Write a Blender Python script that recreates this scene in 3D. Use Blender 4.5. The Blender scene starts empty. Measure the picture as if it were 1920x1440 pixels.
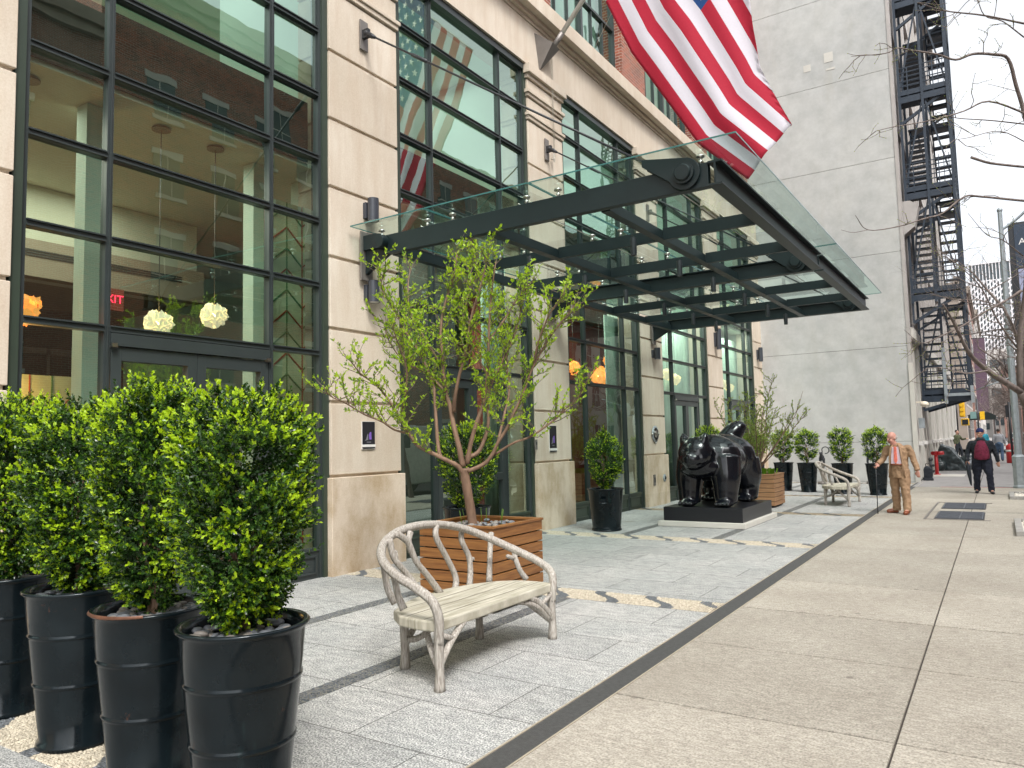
import bpy, math, random
import numpy as np
from mathutils import Vector, Matrix
R = math.radians
rnd = random.Random(7)
sc = bpy.context.scene
COL = sc.collection

# ------------------------------------------------------------------ helpers
class MB:
    """collects geometry, then links it as one mesh object"""
    def __init__(s): s.v = []; s.f = []; s.mi = []; s.sm = []
    def add(s, vs, fs, mi=0, sm=False):
        o = len(s.v); s.v += [tuple(p) for p in vs]
        s.f += [tuple(i + o for i in f) for f in fs]
        s.mi += [mi] * len(fs); s.sm += [sm] * len(fs)
    def box(s, x0, x1, y0, y1, z0, z1, mi=0):
        if x0 > x1: x0, x1 = x1, x0
        if y0 > y1: y0, y1 = y1, y0
        if z0 > z1: z0, z1 = z1, z0
        s.add([(x0,y0,z0),(x1,y0,z0),(x1,y1,z0),(x0,y1,z0),(x0,y0,z1),(x1,y0,z1),(x1,y1,z1),(x0,y1,z1)],
              [(3,2,1,0),(4,5,6,7),(0,1,5,4),(1,2,6,5),(2,3,7,6),(3,0,4,7)], mi)
    def bar(s, a, b, w, h, mi=0, up=(0,0,1)):
        """rectangular bar from a to b, w across, h along up"""
        a = Vector(a); b = Vector(b); d = (b - a).normalized(); up = Vector(up)
        if abs(d.dot(up)) > .95: up = Vector((1,0,0))
        r = d.cross(up).normalized() * (w / 2); u = r.cross(d).normalized() * (h / 2)
        c = [-r-u, r-u, r+u, -r+u]
        s.add([a + k for k in c] + [b + k for k in c],
              [(3,2,1,0),(4,5,6,7),(0,1,5,4),(1,2,6,5),(2,3,7,6),(3,0,4,7)], mi)
    def tube(s, pts, rad, n=8, mi=0, caps=True, sm=True, lump=0., rn=None, ridge=0.):
        pts = [Vector(p) for p in pts]
        if not hasattr(rad, '__len__'): rad = [rad] * len(pts)
        d0 = (pts[1] - pts[0]).normalized()
        ref = Vector((0,0,1)) if abs(d0.z) < .9 else Vector((1,0,0))
        r = d0.cross(ref).normalized(); vs = []
        for i, p in enumerate(pts):
            a = pts[max(i-1,0)]; b = pts[min(i+1,len(pts)-1)]
            d = (b - a); d = d.normalized() if d.length > 1e-9 else d0
            r = (r - d * r.dot(d))
            r = r.normalized() if r.length > 1e-6 else d.orthogonal().normalized()
            u = d.cross(r)
            for k in range(n):
                t = 2 * math.pi * k / n
                q = rad[i] * (1 + (lump * (rn.random() - .5) if rn else 0) + ridge * (1 if (k*7 % 5) < 2 else -.6))
                vs.append(p + (r * math.cos(t) + u * math.sin(t)) * q)
        fs = []
        for i in range(len(pts) - 1):
            for k in range(n):
                fs.append((i*n+k, i*n+(k+1)%n, (i+1)*n+(k+1)%n, (i+1)*n+k))
        s.add(vs, fs, mi, sm)
        if caps:
            o = len(s.v) - len(vs)
            s.f.append(tuple(o + k for k in range(n))[::-1]); s.mi.append(mi); s.sm.append(False)
            o2 = o + (len(pts)-1)*n
            s.f.append(tuple(o2 + k for k in range(n))); s.mi.append(mi); s.sm.append(False)
    def lathe(s, prof, c=(0,0,0), n=24, mi=0, sm=True, axis='z', closed=False):
        """prof: list of (radius, height)"""
        vs = []
        for (r, h) in prof:
            for k in range(n):
                t = 2*math.pi*k/n
                a, b = r*math.cos(t), r*math.sin(t)
                p = (a,b,h) if axis == 'z' else ((h,a,b) if axis == 'x' else (b,h,a))
                vs.append((p[0]+c[0], p[1]+c[1], p[2]+c[2]))
        fs = []
        for i in range(len(prof)-1):
            for k in range(n): fs.append((i*n+k, i*n+(k+1)%n, (i+1)*n+(k+1)%n, (i+1)*n+k))
        s.add(vs, fs, mi, sm)
        o = len(s.v) - len(vs)
        if prof[0][0] > 1e-4: s.f.append(tuple(o+k for k in range(n))[::-1]); s.mi.append(mi); s.sm.append(False)
        if prof[-1][0] > 1e-4:
            o2 = o + (len(prof)-1)*n
            s.f.append(tuple(o2+k for k in range(n))); s.mi.append(mi); s.sm.append(False)
    def ball(s, c, r, n=12, m=8, mi=0, rot=None):
        if not hasattr(r, '__len__'): r = (r,r,r)
        vs = []; M = rot if rot is not None else Matrix.Identity(3); c = Vector(c)
        for i in range(1, m):
            ph = math.pi*i/m
            for k in range(n):
                t = 2*math.pi*k/n
                vs.append(c + M @ Vector((r[0]*math.sin(ph)*math.cos(t), r[1]*math.sin(ph)*math.sin(t), r[2]*math.cos(ph))))
        top = len(vs); vs.append(c + M @ Vector((0,0,r[2]))); bot = len(vs); vs.append(c - M @ Vector((0,0,r[2])))
        fs = []
        for i in range(m-2):
            for k in range(n): fs.append((i*n+k, (i+1)*n+k, (i+1)*n+(k+1)%n, i*n+(k+1)%n))
        for k in range(n):
            fs.append((top, k, (k+1)%n)); fs.append((bot, (m-2)*n+(k+1)%n, (m-2)*n+k))
        s.add(vs, fs, mi, True)
    def prism(s, poly, axis, a, b, mi=0):
        """extrude a 2D outline along axis from a to b. axis x: poly=(y,z); y: (x,z); z: (x,y)"""
        n = len(poly)
        def P(p, h): return (h,p[0],p[1]) if axis=='x' else ((p[0],h,p[1]) if axis=='y' else (p[0],p[1],h))
        vs = [P(p,a) for p in poly] + [P(p,b) for p in poly]
        fs = [tuple(range(n))[::-1], tuple(range(n,2*n))] + [(i,(i+1)%n,n+(i+1)%n,n+i) for i in range(n)]
        s.add(vs, fs, mi)
    def build(s, name, mats, parent=None, world=False, bevel=0, loc=None):
        me = bpy.data.meshes.new(name)
        off = Vector((0,0,0))
        if world and parent is not None:
            q = parent
            while q is not None: off += q.location; q = q.parent
        if loc is not None: off = Vector(loc)
        vs = np.array(s.v, dtype=np.float32).reshape(-1,3) - np.array(off, dtype=np.float32)
        me.from_pydata(vs.tolist(), [], s.f)
        if not isinstance(mats, (list, tuple)): mats = [mats]
        for m in mats: me.materials.append(m)
        me.polygons.foreach_set('material_index', s.mi)
        me.polygons.foreach_set('use_smooth', s.sm)
        me.update()
        ob = bpy.data.objects.new(name, me); COL.objects.link(ob)
        if parent is not None: ob.parent = parent
        if loc is not None: ob.location = loc
        if bevel:
            md = ob.modifiers.new('bevel', 'BEVEL'); md.width = bevel; md.segments = 2; md.limit_method = 'ANGLE'
            md.angle_limit = R(40)
        return ob

def mesh_arrays(name, V, F, mats, mi=None, parent=None, smooth=False):
    """V (n,3), F (m,k) arrays -> one mesh object, fast"""
    V = np.ascontiguousarray(V, dtype=np.float32); F = np.ascontiguousarray(F, dtype=np.int32)
    me = bpy.data.meshes.new(name); m, k = F.shape
    me.vertices.add(len(V)); me.vertices.foreach_set('co', V.ravel())
    me.loops.add(m*k); me.loops.foreach_set('vertex_index', F.ravel())
    me.polygons.add(m); me.polygons.foreach_set('loop_start', np.arange(0, m*k, k, dtype=np.int32))
    me.polygons.foreach_set('loop_total', np.full(m, k, dtype=np.int32))
    for x in mats: me.materials.append(x)
    if mi is not None: me.polygons.foreach_set('material_index', np.ascontiguousarray(mi, dtype=np.int32))
    me.polygons.foreach_set('use_smooth', np.full(m, smooth, dtype=bool))
    me.update(calc_edges=True)
    ob = bpy.data.objects.new(name, me); COL.objects.link(ob)
    if parent is not None: ob.parent = parent
    return ob

def tag(o, label, cat, group=None, kind=None):
    o['label'] = label; o['category'] = cat
    if group: o['group'] = group
    if kind: o['kind'] = kind
    return o
def thing(name, label, cat, loc=(0,0,0), rz=0, group=None):
    o = bpy.data.objects.new(name, None); COL.objects.link(o); o.empty_display_size = .1
    o.location = loc; o.rotation_euler = (0,0,rz)
    return tag(o, label, cat, group)
def struct(o): o['kind'] = 'structure'; return o
def dup(root, loc, rz=0, label=None, scale=None):
    r = root.copy(); COL.objects.link(r); r.location = loc; r.rotation_euler = (0,0,rz)
    if label: r['label'] = label
    if scale: r.scale = scale
    for ch in list(root.children):
        c = ch.copy(); COL.objects.link(c); c.parent = r
        for g in list(ch.children):
            d = g.copy(); COL.objects.link(d); d.parent = c
    return r
def bake(ob):
    """apply the modifiers of ob"""
    bpy.context.view_layer.update()
    dg = bpy.context.evaluated_depsgraph_get()
    me = bpy.data.meshes.new_from_object(ob.evaluated_get(dg)); old = ob.data
    mats = [m for m in old.materials]
    ob.modifiers.clear(); ob.data = me
    if len(me.materials) == 0:
        for m in mats: me.materials.append(m)
    me.polygons.foreach_set('use_smooth', np.ones(len(me.polygons), dtype=bool)); me.update()
    return ob
def blob(mb, name, m, parent, voxel=.02, smooth=4, fac=.5, disp=0., dscale=.12):
    """melt overlapping solids into one continuous surface"""
    ob = mb.build(name, m, parent)
    md = ob.modifiers.new('r', 'REMESH'); md.mode = 'VOXEL'; md.voxel_size = voxel
    if smooth:
        s2 = ob.modifiers.new('s', 'SMOOTH'); s2.iterations = smooth; s2.factor = fac
    if disp:
        tx = bpy.data.textures.new('folds', 'CLOUDS'); tx.noise_scale = dscale; tx.noise_depth = 2
        dm = ob.modifiers.new('d', 'DISPLACE'); dm.texture = tx; dm.strength = disp; dm.mid_level = .5
    return bake(ob)
def bez(pts, n=6):
    """catmull-rom through pts"""
    P = [Vector(p) for p in pts]; P = [P[0]*2-P[1]] + P + [P[-1]*2-P[-2]]; out = []
    for i in range(1, len(P)-2):
        for k in range(n):
            t = k/n; a,b,c,d = P[i-1],P[i],P[i+1],P[i+2]
            out.append(.5*((2*b)+(c-a)*t+(2*a-5*b+4*c-d)*t*t+(3*b-a-3*c+d)*t**3))
    out.append(P[-2]); return out
def lerp_r(r, n): return [float(np.interp(i/(n-1), np.linspace(0,1,len(r)), r)) for i in range(n)]

# ------------------------------------------------------------------ materials
def newmat(name):
    m = bpy.data.materials.new(name); m.use_nodes = True; nt = m.node_tree
    return m, nt, nt.nodes['Principled BSDF'], nt.nodes, nt.links
def ramp(N, L, src, stops):
    r = N.new('ShaderNodeValToRGB'); e = r.color_ramp.elements
    e[0].position, e[0].color = stops[0][0], (*stops[0][1], 1)
    e[1].position, e[1].color = stops[-1][0], (*stops[-1][1], 1)
    for p, c in stops[1:-1]:
        x = e.new(p); x.color = (*c, 1)
    L.new(src, r.inputs[0]); return r.outputs[0]
def noise(N, L, co, scale, detail=4, rough=.6):
    n = N.new('ShaderNodeTexNoise'); n.inputs['Scale'].default_value = scale
    n.inputs['Detail'].default_value = detail; n.inputs['Roughness'].default_value = rough
    L.new(co, n.inputs['Vector']); return n.outputs[0]
def mapping(N, L, src, scale=(1,1,1), rot=(0,0,0), loc=(0,0,0)):
    m = N.new('ShaderNodeMapping'); m.inputs['Scale'].default_value = scale
    m.inputs['Rotation'].default_value = rot; m.inputs['Location'].default_value = loc
    L.new(src, m.inputs['Vector']); return m.outputs[0]
def mixc(N, L, fac, a, b, mode='MIX'):
    x = N.new('ShaderNodeMix'); x.data_type = 'RGBA'; x.blend_type = mode
    for i, v in ((0, fac), (6, a), (7, b)):
        if hasattr(v, 'links'): L.new(v, x.inputs[i])
        elif isinstance(v, (int, float)): x.inputs[i].default_value = v
        else: x.inputs[i].default_value = (*v, 1)
    return x.outputs[2]
def bump(N, L, h, P, strength=.3, dist=.01):
    b = N.new('ShaderNodeBump'); b.inputs['Strength'].default_value = strength
    b.inputs['Distance'].default_value = dist; L.new(h, b.inputs['Height']); L.new(b.outputs[0], P.inputs['Normal'])
    return b
def geo(N): return N.new('ShaderNodeNewGeometry').outputs['Position']
def objc(N): return N.new('ShaderNodeTexCoord').outputs['Object']

def simple(name, c, rough=.5, metal=0., var=.12, scale=8, bmp=0., spec=.5, coat=0., world=False):
    m, nt, P, N, L = newmat(name)
    co = geo(N) if world else objc(N)
    n = noise(N, L, co, scale, 5)
    lo = tuple(max(0,x*(1-var)) for x in c); hi = tuple(min(1,x*(1+var)) for x in c)
    L.new(ramp(N, L, n, [(.3,lo),(.7,hi)]), P.inputs['Base Color'])
    P.inputs['Roughness'].default_value = rough; P.inputs['Metallic'].default_value = metal
    P.inputs['Specular IOR Level'].default_value = spec
    if coat: P.inputs['Coat Weight'].default_value = coat; P.inputs['Coat Roughness'].default_value = .08
    if bmp: bump(N, L, noise(N, L, co, scale*6, 6, .7), P, bmp, .01)
    return m

M = {}
# limestone, warm, faintly streaked, dirtier and more golden on the lowest course
def limestone():
    m, nt, P, N, L = newmat('limestone')
    g = geo(N)
    n1 = noise(N, L, g, 1.1, 5, .6); n2 = noise(N, L, mapping(N, L, g, (3,3,.5)), 2.2, 5, .65); n3 = noise(N, L, g, 60, 6, .7)
    c = ramp(N, L, n1, [(.3,(.56,.475,.37)),(.7,(.69,.61,.505))])
    c = mixc(N, L, ramp(N, L, n2, [(.42,(0,0,0)),(.70,(.7,.7,.7))]), c, (.54,.43,.32))
    sep = N.new('ShaderNodeSeparateXYZ'); L.new(g, sep.inputs[0])
    mr = N.new('ShaderNodeMapRange'); mr.inputs[1].default_value = 1.25; mr.inputs[2].default_value = 1.19
    L.new(sep.outputs[2], mr.inputs[0])
    st = noise(N, L, mapping(N, L, g, (1.6,1.6,1.0)), 2.0, 6, .6)
    stc = ramp(N, L, st, [(.35,(.44,.32,.19)),(.62,(.66,.55,.43))])
    c = mixc(N, L, mr.outputs[0], c, stc)
    sn = N.new('ShaderNodeVectorMath'); sn.operation = 'SNAP'; sn.inputs[1].default_value = (100, 4.98, .918)
    of = N.new('ShaderNodeVectorMath'); of.operation = 'ADD'; of.inputs[1].default_value = (50, -2.3, .62); L.new(g, of.inputs[0]); L.new(of.outputs[0], sn.inputs[0])
    wn = N.new('ShaderNodeTexWhiteNoise'); wn.noise_dimensions = '3D'; L.new(sn.outputs[0], wn.inputs[0])
    c = mixc(N, L, 1., c, ramp(N, L, wn.outputs[0], [(0,(.90,.885,.865)),(1,(1.05,1.05,1.05))]), 'MULTIPLY')
    c = mixc(N, L, .16, c, ramp(N, L, n3, [(.35,(.35,.28,.2)),(.65,(.85,.8,.75))]))
    L.new(c, P.inputs['Base Color']); P.inputs['Roughness'].default_value = .85
    bump(N, L, n3, P, .25, .006)
    return m
M['stone'] = limestone()
def concrete_wall():
    m, nt, P, N, L = newmat('stucco_wall'); g = geo(N)
    n1 = noise(N, L, g, .45, 6, .62); n2 = noise(N, L, g, 2.2, 7, .7); n3 = noise(N, L, mapping(N, L, g, (2,2,.35)), 1.0, 5)
    c = ramp(N, L, n1, [(.3,(.40,.41,.405)),(.7,(.54,.54,.515))])
    c = mixc(N, L, .35, c, ramp(N, L, n2, [(.32,(.29,.29,.27)),(.65,(.57,.57,.55))]))
    c = mixc(N, L, ramp(N, L, n3, [(.55,(0,0,0)),(.78,(.35,.35,.35))]), c, (.37,.35,.30))
    L.new(c, P.inputs['Base Color']); P.inputs['Roughness'].default_value = .9
    bump(N, L, noise(N, L, g, 30, 6, .7), P, .2, .01); return m
M['wall'] = concrete_wall()
def granite():
    m, nt, P, N, L = newmat('granite_paving'); g = geo(N)
    br = N.new('ShaderNodeTexBrick'); br.offset = .5; br.squash = 1
    L.new(g, br.inputs['Vector'])
    br.inputs['Scale'].default_value = 1; br.inputs['Brick Width'].default_value = 1.05; br.inputs['Row Height'].default_value = .62
    br.inputs['Mortar Size'].default_value = .0050; br.inputs['Mortar Smooth'].default_value = .3; br.inputs['Bias'].default_value = 0
    br.inputs['Color1'].default_value = (.31,.31,.305,1); br.inputs['Color2'].default_value = (.375,.372,.365,1); br.inputs['Mortar'].default_value = (.10,.10,.095,1)
    n = noise(N, L, g, 95, 3, .6); n2 = noise(N, L, g, 1.3, 5, .6); n3 = noise(N, L, mapping(N, L, g, (1,2.4,1)), 7, 7, .8)
    sp = ramp(N, L, n, [(.38,(.38,.40,.41)),(.5,(.95,.95,.95)),(.60,(1.75,1.75,1.72))])
    c = mixc(N, L, 1., br.outputs[0], sp, 'MULTIPLY')
    c = mixc(N, L, .55, c, ramp(N, L, n2, [(.3,(.78,.82,.82)),(.7,(1.15,1.13,1.1))]), 'MULTIPLY')
    c = mixc(N, L, .7, c, ramp(N, L, n3, [(.40,(.66,.67,.68)),(.58,(1.28,1.28,1.27))]), 'MULTIPLY')
    st = N.new('ShaderNodeTexVoronoi'); st.inputs['Scale'].default_value = .55; L.new(g, st.inputs['Vector'])
    c = mixc(N, L, ramp(N, L, st.outputs['Distance'], [(.04,(.45,.45,.45)),(.09,(0,0,0))]), c, (.17,.15,.12))
    L.new(c, P.inputs['Base Color']); P.inputs['Roughness'].default_value = .75
    bump(N, L, n, P, .15, .004); return m
M['granite'] = granite()
def sidewalk(tone=1.):
    m, nt, P, N, L = newmat('sidewalk_concrete'); g = geo(N)
    n = noise(N, L, g, 75, 3, .6); n2 = noise(N, L, g, .9, 6, .65); n3 = noise(N, L, mapping(N, L, g, (1,2.2,1)), 14, 6, .7)
    v = N.new('ShaderNodeTexVoronoi'); v.inputs['Scale'].default_value = 42; L.new(mapping(N, L, g, (1,1.9,1)), v.inputs['Vector'])
    c = ramp(N, L, n2, [(.28,(.32,.29,.245)),(.72,(.43,.40,.345))])
    c = mixc(N, L, .5, c, ramp(N, L, n3, [(.36,(.55,.53,.5)),(.62,(1.35,1.35,1.33))]), 'MULTIPLY')
    c = mixc(N, L, .6, c, ramp(N, L, n, [(.38,(.5,.5,.5)),(.5,(1,1,1)),(.62,(1.35,1.35,1.35))]), 'MULTIPLY')
    pit = ramp(N, L, v.outputs['Distance'], [(.07,(.22,.2,.18)),(.16,(1,1,1))])
    msk = ramp(N, L, noise(N, L, g, 3.3, 4), [(.46,(0,0,0)),(.62,(.85,.85,.85))])
    c = mixc(N, L, msk, c, mixc(N, L, 1., c, pit, 'MULTIPLY'))
    gum = N.new('ShaderNodeTexVoronoi'); gum.inputs['Scale'].default_value = 1.7; L.new(g, gum.inputs['Vector'])
    c = mixc(N, L, ramp(N, L, gum.outputs['Distance'], [(.035,(.75,.75,.75)),(.05,(0,0,0))]), c, (.16,.14,.12))
    c = mixc(N, L, ramp(N, L, noise(N, L, mapping(N, L, g, (1,.6,1), (0,0,.3)), .8, 7, .7), [(.50,(0,0,0)),(.72,(.5,.5,.5))]), c, (.27,.235,.19))
    c = mixc(N, L, 1., c, (tone, tone, tone), 'MULTIPLY')
    L.new(c, P.inputs['Base Color']); P.inputs['Roughness'].default_value = .85
    bump(N, L, n3, P, .25, .004); return m
M['sidewalk'] = sidewalk(); M['sidewalk2'] = sidewalk(.90); M['sidewalk3'] = sidewalk(1.08)
def pebbles(name, c1, c2, gap, scale, rot=0.5, stretch=2.0):
    m, nt, P, N, L = newmat(name); g = geo(N)
    co = mapping(N, L, g, (scale*stretch, scale, scale), (0,0,rot))
    v = N.new('ShaderNodeTexVoronoi'); v.inputs['Scale'].default_value = 1; L.new(co, v.inputs['Vector'])
    e = N.new('ShaderNodeTexVoronoi'); e.feature = 'DISTANCE_TO_EDGE'; e.inputs['Scale'].default_value = 1; L.new(co, e.inputs['Vector'])
    s = N.new('ShaderNodeSeparateColor'); L.new(v.outputs['Color'], s.inputs[0])
    c = ramp(N, L, s.outputs[0], [(0,c1),(1,c2)])
    c = mixc(N, L, ramp(N, L, e.outputs['Distance'], [(.03,(1,1,1)),(.13,(0,0,0))]), c, gap)
    L.new(c, P.inputs['Base Color']); P.inputs['Roughness'].default_value = .6
    bump(N, L, ramp(N, L, e.outputs['Distance'], [(0,(0,0,0)),(.35,(1,1,1))]), P, .9, .012); return m
M['peb_cream'] = pebbles('cream_pebbles', (.34,.27,.18), (.52,.44,.31), (.12,.09,.06), 24)
M['p_cream'] = simple('cream_pebble', (.45,.40,.31), .65, var=.4, scale=26); M['p_dark'] = simple('dark_pebble', (.11,.12,.13), .5, var=.4, scale=30)
M['p_bed'] = simple('pebble_mortar', (.17,.14,.10), .9, var=.2, scale=20); M['p_bed2'] = simple('pale_pebble_mortar', (.27,.25,.21), .9, var=.2, scale=20)
M['peb_dark'] = pebbles('dark_pebbles', (.045,.055,.065), (.11,.125,.14), (.10,.10,.095), 24, 0, 1.6)
M['peb_strip'] = pebbles('dark_strip_pebbles', (.045,.055,.065), (.12,.135,.15), (.24,.23,.2), 26, 0, 1.2)
M['peb_stone'] = simple('river_pebbles', (.13,.14,.155), .45, var=.35, scale=3)
M['peb_stone2'] = simple('warm_river_pebbles', (.22,.20,.18), .5, var=.3, scale=3)
M['peb_white'] = simple('white_pebbles', (.72,.68,.6), .7, var=.2, scale=4)
M['frame'] = simple('window_frame_paint', (.034,.043,.043), .38, var=.12, scale=2, spec=.5)
M['frame_green'] = simple('dark_green_paint', (.035,.05,.036), .42, var=.12, scale=2)
M['steel'] = simple('canopy_steel_paint', (.010,.018,.020), .42, var=.15, scale=3, spec=.35, bmp=.02)
M['chrome'] = simple('brushed_steel', (.55,.54,.5), .3, 1., var=.1)
M['sconce'] = simple('sconce_paint', (.045,.05,.062), .35, var=.08)
M['bracket'] = simple('bracket_metal', (.21,.19,.175), .45, .4, var=.1)
M['rope'] = simple('halyard_rope', (.62,.58,.5), .8)
M['white'] = simple('white_paint', (.72,.70,.67), .45, var=.06)
M['black'] = simple('black_polished_bronze', (.005,.006,.009), .17, .0, var=.1, coat=.15, spec=.45)
M['plinth'] = simple('black_granite', (.008,.009,.012), .35, var=.3, scale=60)
M['asphalt'] = simple('asphalt', (.055,.055,.056), .9, var=.25, scale=3, bmp=.3, world=True)
M['kerb'] = simple('kerb_stone', (.33,.32,.30), .85, var=.2, scale=5, bmp=.2)
M['drain'] = simple('drain_grate_metal', (.062,.062,.062), .6, .0, var=.25, scale=30, bmp=.3, world=True)
M['edge'] = simple('brass_edge', (.48,.42,.33), .5, .3)
M['joint'] = simple('paving_joint', (.06,.05,.042), .9, var=.3, scale=6, world=True)
M['farwalk'] = simple('grey_sidewalk', (.28,.27,.265), .85, var=.15, scale=3, bmp=.1, world=True)
M['red'] = simple('red_paint', (.48,.025,.03), .35)
M['yellow'] = simple('signal_yellow', (.85,.50,.02), .4)
M['galv'] = simple('galvanised_pole', (.33,.37,.39), .5, .3, var=.15)
M['blackmetal'] = simple('black_metal', (.02,.022,.026), .45)
M['fe'] = simple('fire_escape_paint', (.020,.032,.05), .5, var=.2)
M['trim'] = simple('pale_painted_trim', (.56,.54,.49), .6, var=.08, scale=2)
M['siding'] = simple('taupe_siding', (.40,.375,.355), .7, var=.12, scale=2)
M['mint'] = simple('mint_interior_paint', (.62,.76,.66), .8, var=.04, scale=1)
M['cream'] = simple('cream_interior_paint', (.68,.70,.57), .8, var=.04, scale=1)
M['inttaupe'] = simple('taupe_soffit', (.33,.28,.21), .7, var=.05)
M['intdark'] = simple('dark_interior', (.05,.055,.05), .7)
M['intred'] = simple('red_interior_wall', (.30,.06,.04), .7)
M['spandrel'] = simple('dark_spandrel_back', (.02,.028,.026), .6)
M['curtain'] = simple('pale_green_curtain', (.45,.62,.53), .8, var=.08, scale=4)
M['intfloor'] = simple('dark_wood_floor', (.12,.07,.04), .4)
M['vehicle'] = simple('silver_car_paint', (.55,.56,.56), .3, .0, coat=.5)
M['tyre'] = simple('tyre_rubber', (.02,.02,.02), .8)
M['darkglass'] = simple('tinted_vehicle_glass', (.02,.025,.03), .08)

def brick(name, c1, c2, mortar, sx=4.6):
    m, nt, P, N, L = newmat(name); g = geo(N)
    sep = N.new('ShaderNodeSeparateXYZ'); L.new(g, sep.inputs[0])
    ad = N.new('ShaderNodeMath'); ad.operation = 'ADD'; L.new(sep.outputs[0], ad.inputs[0]); L.new(sep.outputs[1], ad.inputs[1])
    cb = N.new('ShaderNodeCombineXYZ'); L.new(ad.outputs[0], cb.inputs[0]); L.new(sep.outputs[2], cb.inputs[1])
    br = N.new('ShaderNodeTexBrick'); L.new(cb.outputs[0], br.inputs['Vector']); br.inputs['Scale'].default_value = 1
    br.inputs['Brick Width'].default_value = .22; br.inputs['Row Height'].default_value = .075
    br.inputs['Mortar Size'].default_value = .008; br.inputs['Color1'].default_value = (*c1,1); br.inputs['Color2'].default_value = (*c2,1); br.inputs['Mortar'].default_value = (*mortar,1)
    c = mixc(N, L, .6, br.outputs[0], ramp(N, L, noise(N, L, g, 2, 5), [(.3,(.7,.7,.7)),(.7,(1.25,1.2,1.2))]), 'MULTIPLY')
    L.new(c, P.inputs['Base Color']); P.inputs['Roughness'].default_value = .9
    bump(N, L, br.outputs['Fac'], P, -.4, .01); return m
M['brick'] = brick('red_brick', (.36,.10,.055), (.15,.055,.04), (.42,.33,.27))
M['brick2'] = brick('brown_brick', (.27,.12,.085), (.2,.08,.06), (.3,.25,.22))
def glass(name, refl, tint, tr=(.78,.9,.83), base=.16, rough=.0, wave=.0):
    m = bpy.data.materials.new(name); m.use_nodes = True; nt = m.node_tree; N, L = nt.nodes, nt.links
    N.remove(N['Principled BSDF']); out = N['Material Output']
    t = N.new('ShaderNodeBsdfTransparent'); t.inputs[0].default_value = (*tr,1)
    gl = N.new('ShaderNodeBsdfGlossy'); gl.inputs[0].default_value = (*tint,1); gl.inputs['Roughness'].default_value = rough
    fr = N.new('ShaderNodeLayerWeight'); fr.inputs[0].default_value = .5
    pw = N.new('ShaderNodeMath'); pw.operation = 'POWER'; pw.inputs[1].default_value = 4.5; L.new(fr.outputs['Facing'], pw.inputs[0])
    mm = N.new('ShaderNodeMath'); mm.operation = 'MULTIPLY_ADD'; mm.inputs[1].default_value = refl; mm.inputs[2].default_value = base; mm.use_clamp = True
    L.new(pw.outputs[0], mm.inputs[0])
    mx = N.new('ShaderNodeMixShader'); L.new(mm.outputs[0], mx.inputs[0]); L.new(t.outputs[0], mx.inputs[1]); L.new(gl.outputs[0], mx.inputs[2])
    L.new(mx.outputs[0], out.inputs[0])
    if wave:
        n = noise(N, L, geo(N), 1.2, 2, .5); b = N.new('ShaderNodeBump'); b.inputs['Strength'].default_value = wave; b.inputs['Distance'].default_value = .02
        L.new(n, b.inputs['Height']); L.new(b.outputs[0], gl.inputs['Normal'])
    return m
M['glass'] = glass('window_glass', .55, (.68,.84,.76), (.66,.79,.71), .35, wave=.10)
M['canopyglass'] = glass('canopy_glass', .7, (.75,.95,.9), (.80,.93,.89), .08)
def emis(name, c, s):
    m = bpy.data.materials.new(name); m.use_nodes = True; N, L = m.node_tree.nodes, m.node_tree.links
    P = N['Principled BSDF']; P.inputs['Base Color'].default_value = (*c,1)
    P.inputs['Emission Color'].default_value = (*c,1); P.inputs['Emission Strength'].default_value = s; return m
M['lamp_warm'] = emis('lit_amber_shade', (1,.40,.08), .85)
M['lamp_pale'] = emis('lit_pale_shade', (1,.86,.58), .5)
M['bulb'] = emis('bulb', (1,.75,.4), 6)
M['exit'] = emis('exit_red', (1,.03,.08), 2.5)
def wood(name, c1, c2, scale=3, axis=(1,1,12), rough=.6, obj=True):
    m, nt, P, N, L = newmat(name); co = objc(N) if obj else geo(N)
    n = noise(N, L, mapping(N, L, co, axis), scale, 6, .65); n2 = noise(N, L, co, 1.5, 3)
    c = ramp(N, L, n, [(.3,c1),(.7,c2)]); c = mixc(N, L, .4, c, ramp(N, L, n2, [(.3,(.75,.72,.7)),(.7,(1.2,1.2,1.2))]), 'MULTIPLY')
    L.new(c, P.inputs['Base Color']); P.inputs['Roughness'].default_value = rough
    bump(N, L, n, P, .35, .004); return m
M['ipe'] = wood('stained_wood', (.15,.055,.016), (.34,.155,.045), 2.5, (1,1,14), .45)
M['ipe2'] = wood('weathered_wood', (.24,.12,.055), (.42,.24,.12), 2.5, (1,1,14), .6)
M['bois'] = wood('weathered_faux_branch', (.17,.145,.12), (.56,.53,.48), 6, (16,16,2.2), .85)
M['boisseat'] = wood('weathered_bench_seat', (.27,.25,.18), (.60,.57,.48), 3, (12,1.0,1), .8)
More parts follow.
